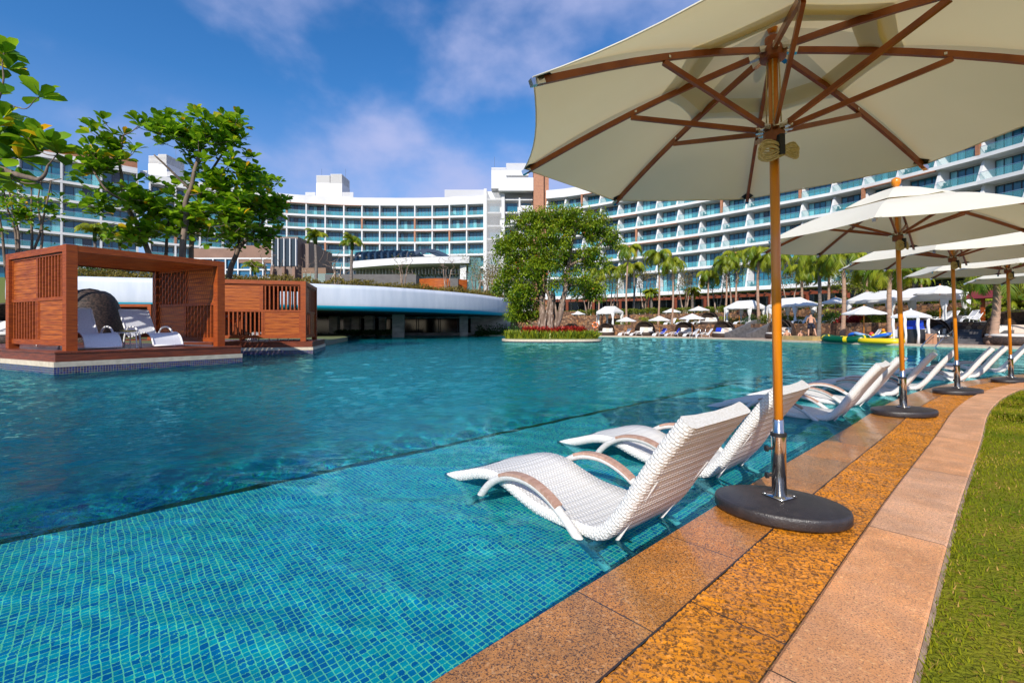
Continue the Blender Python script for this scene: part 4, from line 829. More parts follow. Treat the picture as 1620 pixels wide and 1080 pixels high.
def fig():
    t = thing('fig_tree', 'old many-stemmed fig tree with a wide olive green crown on the island in the pool', 'tree', (XI, YI, .25))
    Y = YI; P_ = lambda x, y, d=0: pp(x, y, Y + d)
    mains = [([P_(858, 530), P_(858, 495), P_(855, 460, .1), P_(850, 440, .2), P_(836, 425, .4), P_(812, 400, .6)], .28, .08),
             ([P_(862, 530, .2), P_(857, 470, .3), P_(855, 430, .2), P_(858, 400), P_(852, 370), P_(845, 345)], .24, .06),
             ([P_(878, 530, -.2), P_(885, 495, -.2), P_(893, 465, -.2), P_(897, 430), P_(902, 400), P_(908, 370), P_(905, 345)], .27, .07),
             ([P_(900, 420), P_(925, 408, -.3), P_(950, 385, -.4), P_(965, 370, -.4)], .13, .04),
             ([P_(868, 525, -.3), P_(872, 480, -.4), P_(862, 450, -.5), P_(868, 415, -.5), P_(876, 380, -.3)], .20, .05),
             ([P_(855, 450), P_(846, 440, -.5), P_(838, 425, -.9), P_(828, 412, -1)], .14, .05),
             ([P_(902, 395), P_(915, 360, .6), P_(925, 335, .8)], .10, .04), ([P_(855, 470, .5), P_(830, 462, 1), P_(806, 470, 1.1)], .08, .03), ([P_(895, 450, .3), P_(925, 450, .9), P_(940, 440, 1)], .09, .03)]
    for k in range(12):
        a = k / 12 * 6.283 + RNG.normal(0, .25); x = 868 + RNG.uniform(12, 19) * math.cos(a); d = .75 * math.sin(a); mains.append(([P_(x + 6 * math.cos(a), 535, d * 1.25), P_(x, 515, d), P_(868 + 11 * math.cos(a + .3), 488, d * .6), P_(868 + 8 * math.cos(a + .5), 462, d * .4)], .12, .05))
    bl = [(P_(862, 345), (1.9, 1.7, 1.0), 46), (P_(905, 350), (1.9, 1.8, 1.2), 50), (P_(945, 362, -.2), (1.5, 1.4, 1.3), 40), (P_(825, 385, .2), (1.9, 1.6, 1.4), 54), (P_(865, 400, .2), (2.2, 2.0, 1.5), 44), (P_(965, 380, 0), (.8, .9, .7), 12),
          (P_(820, 430, .3), (1.4, 1.4, 1.3), 40), (P_(815, 470, .5), (1.0, 1.2, 1.0), 26), (P_(840, 480, .9), (1.3, 1.0, 1.1), 24), (P_(895, 410, .8), (1.9, 1.2, 1.3), 26), (P_(920, 455, .8), (1.2, 1.1, 1.1), 24), (P_(945, 420, .3), (1.0, 1.0, .9), 12), (P_(830, 350, .2), (1.4, 1.2, .7), 22), (P_(830, 500, 1.0), (1.0, .8, .5), 8), (P_(882, 425, -1.0), (1.5, .8, 1.0), 8), (P_(848, 425, -1.1), (1.3, .8, 1.1), 24), (P_(796, 400, 0), (1.0, 1.0, 1.1), 20), (P_(935, 405, -.5), (1.1, .9, .9), 16), (P_(790, 450, .4), (.7, .8, .8), 12), (P_(870, 375, -1.2), (2.0, .8, 1.0), 26), (P_(832, 462, -.7), (1.0, .6, .8), 18), (P_(872, 450, -1.0), (1.2, .5, .6), 5), (P_(912, 440, -.9), (1.0, .6, .8), 8), (P_(942, 458, .2), (.9, .7, .8), 14), (P_(815, 495, .4), (.8, .8, .6), 12)]
    tg = []
    for c, r, n in bl: tg += ball(c, r, int(n * 1.15))
    b, ends = skeleton(mains, tg, (.05, .012)); b.build('trunk', BARKB, t, smooth=True, world=True)
    E0 = np.array([e for e, d in ends]); cnt = 62; C = np.repeat(E0, cnt, 0); q = RNG.normal(size=C.shape); q = unit(q) * (RNG.random((len(C), 1)) ** .5) * np.array([.46, .46, .36]); Pn = C + q - np.array([XI, YI, .25])
    D = q * .8 + RNG.normal(0, .25, q.shape) + np.array([0, 0, -.12]); V, Fq, rn = leaves(Pn, D, RNG.uniform(.15, .28, len(Pn)), *LEAF_S)
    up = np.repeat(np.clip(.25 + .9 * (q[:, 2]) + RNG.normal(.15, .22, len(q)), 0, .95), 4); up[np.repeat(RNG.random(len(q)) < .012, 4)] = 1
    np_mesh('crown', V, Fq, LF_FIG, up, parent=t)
fig()

# ------------------------------------------------------------------ palms
def crown_mesh(kind, seed):
    rr = np.random.default_rng(seed); V = []; Fq = []; Rn = []
    nf, L_, lw, el = {'coconut': (17, 3.1, .95, .75), 'royal': (11, 2.5, .8, 1.0), 'date': (26, 1.6, .35, .9)}[kind]
    def add(vs, fs, r): o = len(V); V.extend(vs); Fq.extend([tuple(i + o for i in f) for f in fs]); Rn.extend([r] * len(vs))
    for i in range(nf):
        az = i * 2.399 + rr.normal(0, .2); up = rr.uniform(-.25, el) if kind != 'royal' else rr.uniform(.1, 1.2); d = np.array([math.cos(az), math.sin(az), 0]); sd = np.array([-d[1], d[0], 0]); p = np.array([0, 0, 0.]); ang = up + .25; pts = [p.copy()]; ln = L_ * rr.uniform(.8, 1.1); n = 13; base = rr.uniform(.1, .85)
        for k in range(n): p = p + (d * math.cos(ang) + np.array([0, 0, math.sin(ang)])) * ln / n; ang -= (.17 if kind == 'coconut' else .13) * (1 + k * .06); pts.append(p.copy())
        for k in range(n):
            a, b = pts[k], pts[k + 1]; w_ = .03 * (1 - k / n) + .006; add([a - sd * w_, a + sd * w_, b + sd * w_ * .9, b - sd * w_ * .9], [(0, 1, 2), (0, 2, 3)], .92)
            for s in (-1, 1):
                for h in (0, .33, .66):
                    q = a + (b - a) * h; T = (b - a) / np.linalg.norm(b - a); f = (k + h) / n; ll = lw * math.sin(math.pi * min(1, .12 + f * .88)) ** .7 * rr.uniform(.75, 1.05); dr = rr.uniform(.35, .9); v = sd * s * .8 + T * .55 + np.array([0, 0, -dr]); v /= np.linalg.norm(v); e1 = q + v * ll * .6; e2 = e1 + (v + np.array([0, 0, -.5])) * ll * .4; wv = T * .042
                    add([q - wv, q + wv, e1 + wv, e1 - wv, e2], [(0, 1, 2), (0, 2, 3), (3, 2, 4)], min(.96, max(0, base + rr.normal(0, .12))))
    return np.array(V), np.array(Fq), np.array(Rn)
CROWNS = {}
for nm in ('coconut', 'royal', 'date'):
    for s_ in (1, 2, 3):
        V, Fq, rn = crown_mesh(nm, s_); o = np_mesh('crown', V, Fq, LF_PALM, rn); CROWNS[nm, s_] = o.data; bpy.data.objects.remove(o)
def palm(kind, seed, base, top, r, label, size=1.0, trunk=None, group='palm trees on the far side of the pool', rot=0):
    base = Vector(base); top = Vector(top); t = thing('palm_tree', label, 'palm tree', base, group=group); b = MB(); n = 14; d = top - base; pts = []; rs = []
    for i in range(n * 2 + 1):
        s = i / (n * 2); bow = math.sin(math.pi * s) * .04 * d.length * (1 if seed % 2 else -1) * .5; pts.append((d.x * s + bow, d.y * s, d.z * s)); rs.append(r * (1.35 - .35 * min(1, s * 5)) * (1 - .25 * s) * (1.06 if i % 2 else .96))
    b.tube(pts, rs, 9); b.build('trunk', trunk or PTRUNK, t, smooth=True)
    if kind == 'royal': b2 = MB(); b2.tube([(d.x, d.y, d.z), (d.x, d.y, d.z + .9 * size), (d.x, d.y, d.z + 1.5 * size)], [r * 1.0, r * 1.1, r * .4], 9); b2.build('crownshaft', LF_HEDGE, t, smooth=True)
    if kind == 'coconut': b3 = MB(); b3.tube([(d.x, d.y, d.z - .5), (d.x, d.y, d.z), (d.x, d.y, d.z + .25)], [r * .8, r * 1.5, r * 1.1], 9); b3.build('crown_base', mat_orange, t, smooth=True)
    c = link('crown', CROWNS[kind, seed], t); c.location = d + Vector((0, 0, (1.2 if kind == 'royal' else 0) * size)); c.scale = (size,) * 3; c.rotation_euler = (0, 0, rot or seed * 1.3 + base.x); return t
mat_orange = mat('orange_frond_base', (.42, .22, .07), .8, (.22, .12, .04), 6, bump=.5)
# ------------------------------------------------------------------ far deck, stone walls, terraces
W1, W2 = 5.0, 10.0; ZD, Z1, Z2 = .12, 1.32, 2.72
def strip(name, o0, o1, z0, z1, m, path=None): P = E_ if path is None else path; return ribbon(name, offset(P, o0), offset(P, o1), z0, z1, m)
strip('deck_edge', .0, .001, -.25, ZD - .0, COPING); strip('deck_coping', 0, .35, ZD, ZD, COPING); strip('pool_deck', .35, W1 + .2, ZD - .003, ZD - .003, PAVE)
strip('lower_terrace', W1 + .3, W2 + .2, Z1, Z1, EARTH)
W2P = offset(E_, W2 + .3)
solid('upper_terrace', [tuple(p) for p in W2P[::4]] + [(60, 12), (140, 20), (140, 130), (0, 130), (0, 66)], 1.0, Z2, EARTH, EARTH)
def wall_thing(off, z0, z1, label):
    P = offset(E_, off); Q = offset(E_, off + .4); n = len(P); b = MB()
    for i in range(n - 1):
        b.add([(*P[i], z0), (*P[i + 1], z0), (*P[i + 1], z1), (*P[i], z1)], [(0, 1, 2, 3)]); b.add([(*P[i], z1), (*P[i + 1], z1), (*Q[i + 1], z1), (*Q[i], z1)], [(0, 1, 2, 3)]); b.add([(*Q[i], z0), (*Q[i + 1], z0), (*Q[i + 1], z1), (*Q[i], z1)], [(0, 3, 2, 1)])
    tag(b.build('stone_wall', RUBBLE), label, 'wall')
wall_thing(W1, ZD - .1, Z1 + .08, 'lower brown rubble retaining wall behind the daybeds on the far deck')
wall_thing(W2, Z1 - .1, Z2 + .05, 'upper brown rubble retaining wall under the long green hedge')
def at_px(px, off, z=None):
    P = offset(E_, off); k = np.array([810 + F * x / y for x, y in P]); 
    for i in range(len(k) - 1):
        if (k[i] - px) * (k[i + 1] - px) <= 0:
            t = (px - k[i]) / (k[i + 1] - k[i] + 1e-9); p = P[i] * (1 - t) + P[i + 1] * t; T = P[i + 1] - P[i]; T /= np.linalg.norm(T); return Vector((p[0], p[1], z or 0)), math.atan2(T[1], T[0])
    p = P[-1] if px > k.max() else P[0]; T = P[-1] - P[-2]; T /= np.linalg.norm(T); return Vector((p[0], p[1], z or 0)), math.atan2(T[1], T[0])
# leafy volumes
def leafbox(cnt, fn, size, mt, name, label, cat, kind='stuff', nrm=None):
    P = np.array([fn() for _ in range(cnt)]); D = RNG.normal(size=P.shape) + np.array([0, 0, .5]); V, Fq, rn = leaves(P, D, RNG.uniform(.6, 1.2, cnt) * size, *LEAF_S); return tag(np_mesh(name, V, Fq, mt, rn), label, cat, kind=kind)
def along(path, o0, o1, z0, z1, lump=.25):
    P = np.asarray(path); seg = np.linalg.norm(np.diff(P, axis=0), axis=1); cum = np.r_[0, np.cumsum(seg)]; A = offset(P, 1.0) - P
    def f():
        t = RNG.random() * cum[-1]; i = min(len(seg) - 1, np.searchsorted(cum, t) - 1); i = max(i, 0); u = (t - cum[i]) / seg[i]; p = P[i] * (1 - u) + P[i + 1] * u; o = RNG.uniform(o0, o1); h = z1 + lump * noise.noise(Vector((p[0] * .8, p[1] * .8, 0))) + .5 * lump * noise.noise(Vector((p[0] * 2.8, p[1] * 2.8, 0)))
        return (p[0] + A[i][0] * o, p[1] + A[i][1] * o, z0 + (h - z0) * RNG.random() ** .45)
    return f
leafbox(26000, along(E_, W2 + .5, W2 + 1.9, Z2, Z2 + .75, .3), .20, LF_HEDGE, 'hedge', 'long green hedge growing along the top of the upper stone wall', 'hedge')
leafbox(9000, along(E_[16:62], W1 + 3.0, W2 - .1, Z1, Z1 + .7, .9), .22, LF_BLADE, 'terrace_planting', 'low yellow green planting on the terrace between the two stone walls', 'plants')
def bush(px, off, z, r, mt, label, name='bush', n=1100, leaf=.16, sz=1.0):
    p, a = at_px(px, off, z); C = RNG.normal(size=(n, 3)); C = unit(C) * (RNG.random((n, 1)) ** .25) * np.array([r, r, r * sz]); C[:, 2] = np.abs(C[:, 2]); D = C + RNG.normal(0, .3 * r, C.shape)
    V, Fq, rn = leaves(C, D, leaf * RNG.uniform(.6, 1.1, n), *LEAF_S); o = np_mesh(name, V, Fq, mt, rn); o.location = p; return tag(o, label, 'bush')
bush(1318, 6.4, Z1, .95, LF_DARK, 'round clipped dark green bush on the lower terrace behind the leaning man')
bush(1344, 6.2, Z1, .95, LF_RED, 'dark red leaved bush on the terrace, left of a tall palm trunk', sz=.7); bush(1358, 6.2, Z1, .8, LF_RED, 'dark red leaved bush on the terrace behind the small parasol', sz=.7)
bush(1386, 6.6, Z1, 1.0, LF_HEDGE, 'light green bush on the terrace right of the red leaved ones', sz=.8); bush(1192, 6.8, Z1, 1.2, LF_DARK, 'bushy green shrub beside the white tent above the left stairs', sz=.8)
bush(1210, 6.6, Z1, 1.0, LF_HEDGE, 'green shrub at the head of the left stairs', sz=.9); bush(985, 6.2, Z1, 1.0, LF_BLADE, 'yellow green shrub behind the first parasol on the deck', sz=.8)
bush(1532, 14, Z2, 2.0, LF_DARK, 'dark rounded shrub above the hedge by the hotel ground floor', leaf=.3, sz=.6); bush(1612, 8, Z1 + .3, 1.5, LF_HEDGE, 'bright green shrub on the terrace by the right-hand edge', sz=.4)
# stairs
def stairs(px, wd, label, n=8):
    p, a = at_px(px, 2.6, ZD); t = thing('stairs', label, 'stairs', p, a + R(90), 'grey granite stairs through the stone wall'); b = MB(); run = .42; rise = (Z1 - ZD + .03) / n      # local x = outward, y = across
    for i in range(n): b.box((i * run, -wd / 2, -.1), ((n) * run + .3, wd / 2, rise * (i + 1)))
    b.build('steps', STONEG, t)
    for s in (-1, 1):
        y0, y1 = s * (wd / 2 + .002), s * (wd / 2 + .38); L_ = n * run; H = Z1 - ZD; b = MB(); pr = [(-.5, -.1), (-.5, .45), (-.1, .52), (L_ + .0, H + .5), (L_ + .4, H + .5), (L_ + .4, -.1)]
        V = [(x, y0, z) for x, z in pr] + [(x, y1, z) for x, z in pr]; k = len(pr); b.add(V, [tuple(range(k)), tuple(range(k, 2 * k))[::-1]] + [(i, i + k, (i + 1) % k + k, (i + 1) % k) for i in range(k)]); b.build('parapet', STONEG, t)
stairs(1172, 2.0, 'grey granite stairs going up beside the daybed with the blue cushion'); stairs(1522, 2.9, 'wide grey granite stairs near the right edge, below the red roofed lantern', 9)

# ------------------------------------------------------------------ far deck furniture
def small_parasol():
    t = thing('small_parasol', '', 'parasol', group='small white parasols on the far side of the pool'); b = MB(); Rr = 1.28; V = [(0, 0, 2.38)]
    for ring_, (r, z) in enumerate(((.28, 2.27), (.62, 2.12), (Rr, 1.88), (Rr, 1.80))):
        for j in range(16): a = j * math.pi / 8; k = 1 if j % 2 == 0 else .955; V.append((r * k * math.cos(a), r * k * math.sin(a), z - (0 if j % 2 == 0 else .03)))
    b.add(V, [(0, 1 + j, 1 + (j + 1) % 16) for j in range(16)] + [(1 + i * 16 + j, 17 + i * 16 + j, 17 + i * 16 + (j + 1) % 16, 1 + i * 16 + (j + 1) % 16) for i in range(3) for j in range(16)]); b.build('canopy', TENT, t)
    b = MB(); b.tube([(0, 0, 0), (0, 0, 2.36)], .026, 8); b.build('pole', POLE, t, smooth=True)
    b = MB(); b.lathe([(.30, 0), (.30, .06), (.06, .09)], 16); b.build('base', RUBBER, t)
    b = MB(); b.sphere((0, 0, 2.41), .04); b.build('finial', POLE, t); 
    b = MB()
    for j in range(8): a = j * math.pi / 4; b.bar((.05 * math.cos(a), .05 * math.sin(a), 2.33), (Rr * .98 * math.cos(a), Rr * .98 * math.sin(a), 1.87), .015, .02)
    b.build('ribs', RIB, t); return t
sp_ = small_parasol()
for i, (px, off, z, lab, sc__) in enumerate([
    (990.7, 1.9, ZD, 'small white parasol on the deck nearest the island tree, between two white loungers', .9), (1043.3, 1.9, ZD, 'small white parasol on the deck beside the blue towels', .92), (1095, 1.9, ZD, 'small white parasol on the deck right of the blue towels', .98),
    (1366.7, 2.4, ZD, 'small white parasol on the deck above the pool floats', 1.0), (914, 6.5, Z1, 'small white parasol on the terrace seen just right of the fig tree trunk', .82), (955.7, 6.3, Z1, 'small white parasol in front of the leftmost white tent', .82),
    (1062.5, 7.5, Z1, 'small white parasol on the terrace above the blue towels, left of its neighbour', .84), (1105.3, 7.5, Z1, 'small white parasol on the terrace second left of the stairs', .9), (1169.6, 6.3, Z1, 'small white parasol in front of the white tent by the left stairs', .9),
    (1278.7, 7.5, Z1, 'small white parasol on the terrace above the leaning man', .9), (1322, 7.5, Z1, 'small white parasol on the terrace above the round green bush', .95), (1487, 6.4, Z1, 'small white parasol beside the largest white tent, left of the red roofed lantern', 1.05)]):
    p, a = at_px(px, off, z); o = sp_ if i == 0 else dup(sp_, p); o.location = p; o.rotation_euler = (0, 0, i * .7); o.scale = (sc__,) * 3; o['label'] = lab
def tent(i, px, off, z, wd, lab, hgt=1.0):
    p, a = at_px(px, off, z); t = thing('canopy_tent', lab, 'tent', p, a, 'white canopy tents on the terrace'); h = 1.80 * hgt; rdg = 2.5 * hgt; d = 2.6; x = wd / 2; y = d / 2; b = MB()
    v = [(-x, -y, h), (x, -y, h), (x, y, h), (-x, y, h), (-x * .62, 0, rdg), (x * .62, 0, rdg)]; b.add(v, [(0, 1, 5, 4), (1, 2, 5), (2, 3, 4, 5), (3, 0, 4)])
    lo = [(q[0], q[1], h - .2) for q in v[:4]]; b.add(v[:4] + lo, [(k, k + 4, (k + 1) % 4 + 4, (k + 1) % 4) for k in range(4)]); b.build('roof', TENT, t)
    for sx in (-1, 1):
        for sy in (-1, 1):
            b = MB(); b.tube([(sx * (x - .04), sy * (y - .04), 0), (sx * (x - .04), sy * (y - .04), h)], .03, 6); b.build('post', WHITEM, t)
            b = MB(); pr = [(.20, h - .05), (.17, h * .7), (.06, h * .45), (.12, h * .2), (.15, .03)]; b.lathe(pr, 12, (sx * (x - .22), sy * (y - .2), 0), sx=1.2); b.build('curtain', TENT, t, smooth=True)
for i, q in enumerate([(965, 7.6, Z1, 2.5, 'small white canopy tent at the left end of the terrace'), (1179, 7.6, Z1, 3.0, 'white canopy tent behind the left stairs'), (1252, 7.8, Z1, 3.0, 'white canopy tent half hidden behind the nearest parasol pole'),
                       (1391, 7.8, Z1, 3.4, 'white canopy tent on the terrace left of the second parasol pole'), (1467, 7.6, Z1, 3.5, 'largest white canopy tent on the terrace, just right of the second parasol pole')]): tent(i, *q)
for i, (px, off, z, s_, lab) in enumerate([(904, 3.4, ZD, 1.0, 'dark wicker daybed partly behind the island planting'), (959, 3.4, ZD, 1.0, 'dark wicker daybed beside the orange lifebuoy'), (1020, 3.4, ZD, 1.12, 'wide dark wicker daybed behind the first two deck loungers'),
    (1083, 3.4, ZD, 1.05, 'dark wicker daybed right of the blue towels'), (1145, 3.2, ZD, 1.05, 'dark wicker daybed with a blue cushion left of the stairs'), (1234, 3.2, ZD, 1.1, 'dark wicker daybed half hidden by the nearest parasol pole'), (1122, 6.6, Z1, .95, 'dark wicker daybed up on the terrace'),
    (1470, 3.6, ZD, 1.0, 'dark wicker daybed in the shade right of the towel kiosk'), (1609, 3.0, ZD, 1.25, 'dark wicker daybed with cream cushions at the right edge')]):
    p, a = at_px(px, off, z); o = dup(db, p, a + R(6), lab, s_)
p, a = at_px(1137, 2.6, ZD + .52); b = MB(); b.obox((0, 0, .2), (.5, .16, .38), 0, 0, (R(-20), 'X')); o = b.build('cushion', BLUET); o.location = p; o.rotation_euler = (0, 0, a); tag(o, 'bright blue cushion lying on the daybed left of the stairs', 'cushion')
LL = [(980, 1.3, ZD, 'white lounger on the far deck, leftmost of the row by the water'), (998, 1.3, ZD, 'white lounger on the far deck, right of the first deck parasol'), (1034, 1.3, ZD, 'white lounger on the far deck with a blue towel, the left of two'), (1053, 1.3, ZD, 'white lounger on the far deck with a blue towel, the right of two'),
      (1082, 1.3, ZD, 'white lounger on the far deck, left of the third deck parasol pole'), (1101, 1.3, ZD, 'white lounger on the far deck, rightmost of the row left of the stairs'), (1052, 6.0, Z1, 'white lounger up on the terrace behind the second deck parasol'), (1070, 6.0, Z1, 'white lounger up on the terrace above the blue towels'),
      (1094, 6.0, Z1, 'white lounger up on the terrace beneath the third parasol'), (1113, 6.0, Z1, 'white lounger in front of the terrace daybed'), (1162, 6.0, Z1, 'white lounger under the tent left of the stairs, left one'), (1180, 6.0, Z1, 'white lounger under the tent left of the stairs, right one'),
      (1251, 6.1, Z1, 'white lounger on the terrace right of the nearest parasol pole'), (1270, 6.1, Z1, 'white lounger on the terrace behind the leaning man'), (1302, 6.1, Z1, 'white lounger on the terrace left of the round bush'), (1461, 6.1, Z1, 'white lounger under the largest tent, leftmost of four'),
      (1476, 6.1, Z1, 'white lounger under the largest tent, second of four'), (1499, 6.1, Z1, 'white lounger under the largest tent, third of four'), (1514, 6.1, Z1, 'white lounger under the largest tent, rightmost of four'), (1351, 2.6, ZD, 'white lounger behind the green inflatable boat'), (1385, 2.6, ZD, 'white lounger behind the colourful pool toys'), (1413, 2.6, ZD, 'white lounger just left of the second parasol pole on the far deck')]
for i, (px, off, z, lab) in enumerate(LL):
    p, a = at_px(px, off, z); place_sling(p, a + R(55 if i % 2 else 70), lab, sc_=.88)
    if i in (2, 3):
        b = MB(); V = []; 
        for k in range(6):
            x, zz = [(1.20, .30), (1.38, .45), (1.56, .71), (1.73, .97), (1.78, .90), (1.70, .60)][k]; V += [(x * .88, -.29, zz * .88 + .02), (x * .88, .29, zz * .88 + .02)]
        b.add(V, [(k * 2, k * 2 + 2, k * 2 + 3, k * 2 + 1) for k in range(5)]); o = b.build('towel', BLUET); o.location = p; o.rotation_euler = (0, 0, a + R(55 if i % 2 else 70)); tag(o, 'bright blue towel draped over a deck lounger, the %s of two' % ('left' if i == 2 else 'right'), 'towel')
p, a = at_px(941.5, 1.0, 0); ring('lifebuoy', (p.x, p.y, 1.35), .30, .075, ORANGE, (p.x, p.y, 0), 'orange lifebuoy hung on its post by the pool, right of the island', 'lifebuoy', band=WHITE)
b = MB(); b.tube([(p.x, p.y + .15, 0), (p.x, p.y + .15, 1.7)], .04, 8); tag(b.build('lifebuoy_post', WOODD), 'short timber post carrying the orange lifebuoy', 'post')
def rail(px, off, lab, s=1):
    p, a = at_px(px, off, ZD); t = thing('handrail', lab, 'handrail', p, a + R(-90), 'steel pool handrails')
    for y in (-.3, .3): b = MB(); b.tube([(0, y, 0), (0, y, .75), (-.1, y, .82), (.6 * s, y, .45), (1.6 * s, y, -.35)], .022, 8); b.build('rail', STEEL, t, smooth=True)
rail(935, .6, 'steel handrail sloping into the pool beside the island'); rail(1112, .6, 'steel handrail going into the water by the last lounger'); rail(1497, .8, 'long steel handrail sloping into the water below the wide stairs', 1.5)
# towel kiosk
def kiosk():
    p, a = at_px(1441, 1.4, ZD); t = thing('towel_kiosk', 'white canopied towel kiosk with curtains, blue shelves and a dark counter', 'kiosk', p, a); b = MB(); h = 1.62
    v = [(-.72, -.6, h), (.72, -.6, h), (.72, .6, h), (-.72, .6, h), (0, 0, h + .38)]; lo = [(q[0], q[1], h - .12) for q in v[:4]]; b.add(v, [(0, 1, 4), (1, 2, 4), (2, 3, 4), (3, 0, 4)]); b.add(v[:4] + lo, [(k, k + 4, (k + 1) % 4 + 4, (k + 1) % 4) for k in range(4)]); b.build('roof', TENT, t)
    b = MB(); b.sphere((0, 0, h + .4), .05); b.build('finial', WHITEM, t)
    for x, y in ((-.62, -.52), (.0, -.54), (.62, -.52), (-.62, .5), (.62, .5)): b = MB(); b.tube([(x, y, 0), (x + .03, y, .5), (x - .03, y, 1.1), (x, y, h - .02)], [.075, .06, .08, .07], 10); b.build('curtain', TENT, t, smooth=True)
    b = MB(); b.box((-.5, -.35, 0), (.5, .4, .82)); b.build('counter', DARKM, t)
    b = MB(); b.box((-.48, -.36, .84), (.48, .4, .98)); b.box((-.42, .2, 1.0), (.42, .42, 1.36)); b.build('shelf', BLUEP, t)
    b = MB(); b.box((.86, -.3, 0), (1.16, .2, .58)); o = b.build('wooden_box', mat('tan_box', (.5, .26, .15), .7)); o.location = p; o.rotation_euler = (0, 0, a); tag(o, 'tan wooden box standing right of the towel kiosk', 'box')
kiosk()
def lantern():
    p, a = at_px(1555, 7.4, Z1); t = thing('lantern_shelter', 'dark red roofed lantern shelter on a timber post above the wide stairs', 'lantern', p, a); b = MB(); b.box((-.08, -.08, 0), (.08, .08, 1.55)); b.build('post', WOODD, t)
    b = MB(); v = [(-.75, -.6, 1.55), (.75, -.6, 1.55), (.75, .6, 1.55), (-.75, .6, 1.55), (-.5, 0, 2.05), (.5, 0, 2.05)]; b.add(v, [(0, 1, 5, 4), (1, 2, 5), (2, 3, 4, 5), (3, 0, 4), (3, 2, 1, 0)]); b.build('roof', mat('dark_red_roof', (.16, .018, .02), .6), t)
    b = MB(); b.box((-.3, -.3, 0), (.3, .3, .12)); b.build('foot', WHITE, t)
lantern()
# pool floats
GREEN = mat('dark_green_vinyl', (.0, .07, .03), .3); YEL = mat('yellow_vinyl', (.75, .55, .01), .3); BLV = mat('blue_vinyl', (.01, .12, .6), .3); LBV = mat('pale_blue_vinyl', (.25, .42, .7), .3); REDV = mat('red_vinyl', (.65, .05, .03), .3)
def float_(name, px, off, z, L_, W_, r, mats, lab, rz=0, prow=.0):
    p, a = at_px(px, off, z); t = thing(name, lab, 'pool float', p, a + rz); b = MB(); pts = []
    for k in range(37):
        q = k / 36 * 2 * math.pi; x = L_ / 2 * math.copysign(abs(math.cos(q)) ** .7, math.cos(q)); pts.append((x, W_ / 2 * math.sin(q), r + prow * (abs(x) / (L_ / 2)) ** 4))
    b.tube(pts, r, 10, 0, cap=False); b.build('tube', mats[0], t, smooth=True)
    b = MB()
    for k in range(4, 36, 6): b.tube([pts[k], pts[k + 1]], r * 1.03, 10, 0, cap=False)
    b.build('band', mats[1], t, smooth=True); b = MB(); b.obox((0, 0, r * .6), (L_ * .9, W_ * .9, r * .5)); b.build('floor', mats[-1], t)
float_('inflatable_boat', 1336, .45, ZD - .05, 2.6, 1.1, .21, (GREEN, YEL, GREEN), 'dark green and yellow inflatable boat at the edge of the pool', 0, .12)
float_('pool_float', 1392, .45, ZD - .05, 2.2, 1.0, .17, (YEL, YEL, YEL), 'long yellow inflatable raft lying on the edge of the pool')
def toys():
    for px, z, m1, m2, lab, L_ in ((1366, .30, LBV, REDV, 'pale blue and white inflatable ring leaning among the floats', .95), (1395, .28, BLV, YEL, 'blue inflatable toy with yellow ends lying on the yellow raft', 1.0), (1352, .28, BLV, REDV, 'small blue and red inflatable toy beside the green boat', .6)):
        p, a = at_px(px, .9, ZD + z); t = thing('inflatable_toy', lab, 'pool toy', p, a); b = MB(); b.tube([(L_ * math.cos(q) * .5, L_ * .3 * math.sin(q), .10 + .15 * math.cos(q + px)) for q in [2 * math.pi * k / 20 for k in range(21)]], .11, 10, cap=False); b.build('tube', m1, t, smooth=True)
        for e, z_, r_ in ((.5, .22, .13), (-.5, .16, .10)): b = MB(); b.sphere((L_ * e, 0, z_), r_); b.build('end_ball', m2, t, smooth=True)
    p, a = at_px(1398, .9, ZD + .42); t = thing('inflatable_duck', 'little orange and yellow inflatable duck on the blue toy', 'pool toy', p, a + R(-70)); b = MB(); b.sphere((0, 0, .14), .17, sz=.8); b.build('body', YEL, t, smooth=True); b = MB(); b.sphere((.12, 0, .34), .10); b.tube([(.2, 0, .33), (.28, 0, .32)], [.04, .02], 8); b.build('head', mat('orange_vinyl', (.8, .25, .01), .3), t, smooth=True)
toys()
# low tiled tub with bathers, man leaning over
TUB = mat('ochre_tile', (.50, .34, .12), .5, (.34, .26, .12), 3)
p0, a0 = at_px(1272, 1.6, ZD - .02); b = MB(); b.obox((0, .0, .16), (3.1, 1.9, .32)); o = b.build('whirlpool_tub', TUB); o.location = p0; o.rotation_euler = (0, 0, a0); tag(o, 'low ochre tiled whirlpool tub on the far deck', 'tub')
SKIN = mat('bare_skin', (.52, .27, .17), .5); HAIR = mat('dark_hair', (.02, .014, .01), .6); NAVY = mat('navy_shorts', (.01, .012, .03), .8)  # skin, hair and shorts each in one even colour
def body(name, label, loc, rz, J, Ed, rad, clothes=None, mat_=SKIN, hair=None, face=None):
    me = bpy.data.meshes.new(name); me.from_pydata([tuple(j) for j in J], Ed, []); o = link(name, me); me.materials.append(mat_)
    sk = o.modifiers.new('skin', 'SKIN'); sk.use_smooth_shade = True
    for i, r in enumerate(rad): me.skin_vertices[0].data[i].radius = (r, r) if not hasattr(r, '__len__') else r
    me.skin_vertices[0].data[0].use_root = True; sb = o.modifiers.new('sub', 'SUBSURF'); sb.levels = 2; sb.render_levels = 2
    o.location = loc; o.rotation_euler = (0, 0, rz); tag(o, label, 'person')
    if hair: b = MB(); b.sphere(hair[0], hair[1]); b.build('hair', HAIR, o, smooth=True)
    if clothes:
        for nm, segs, m in clothes:
            b = MB()
            for pts, rs in segs: b.tube(pts, rs, 12)
            b.build(nm, m, o, smooth=True)
    return o
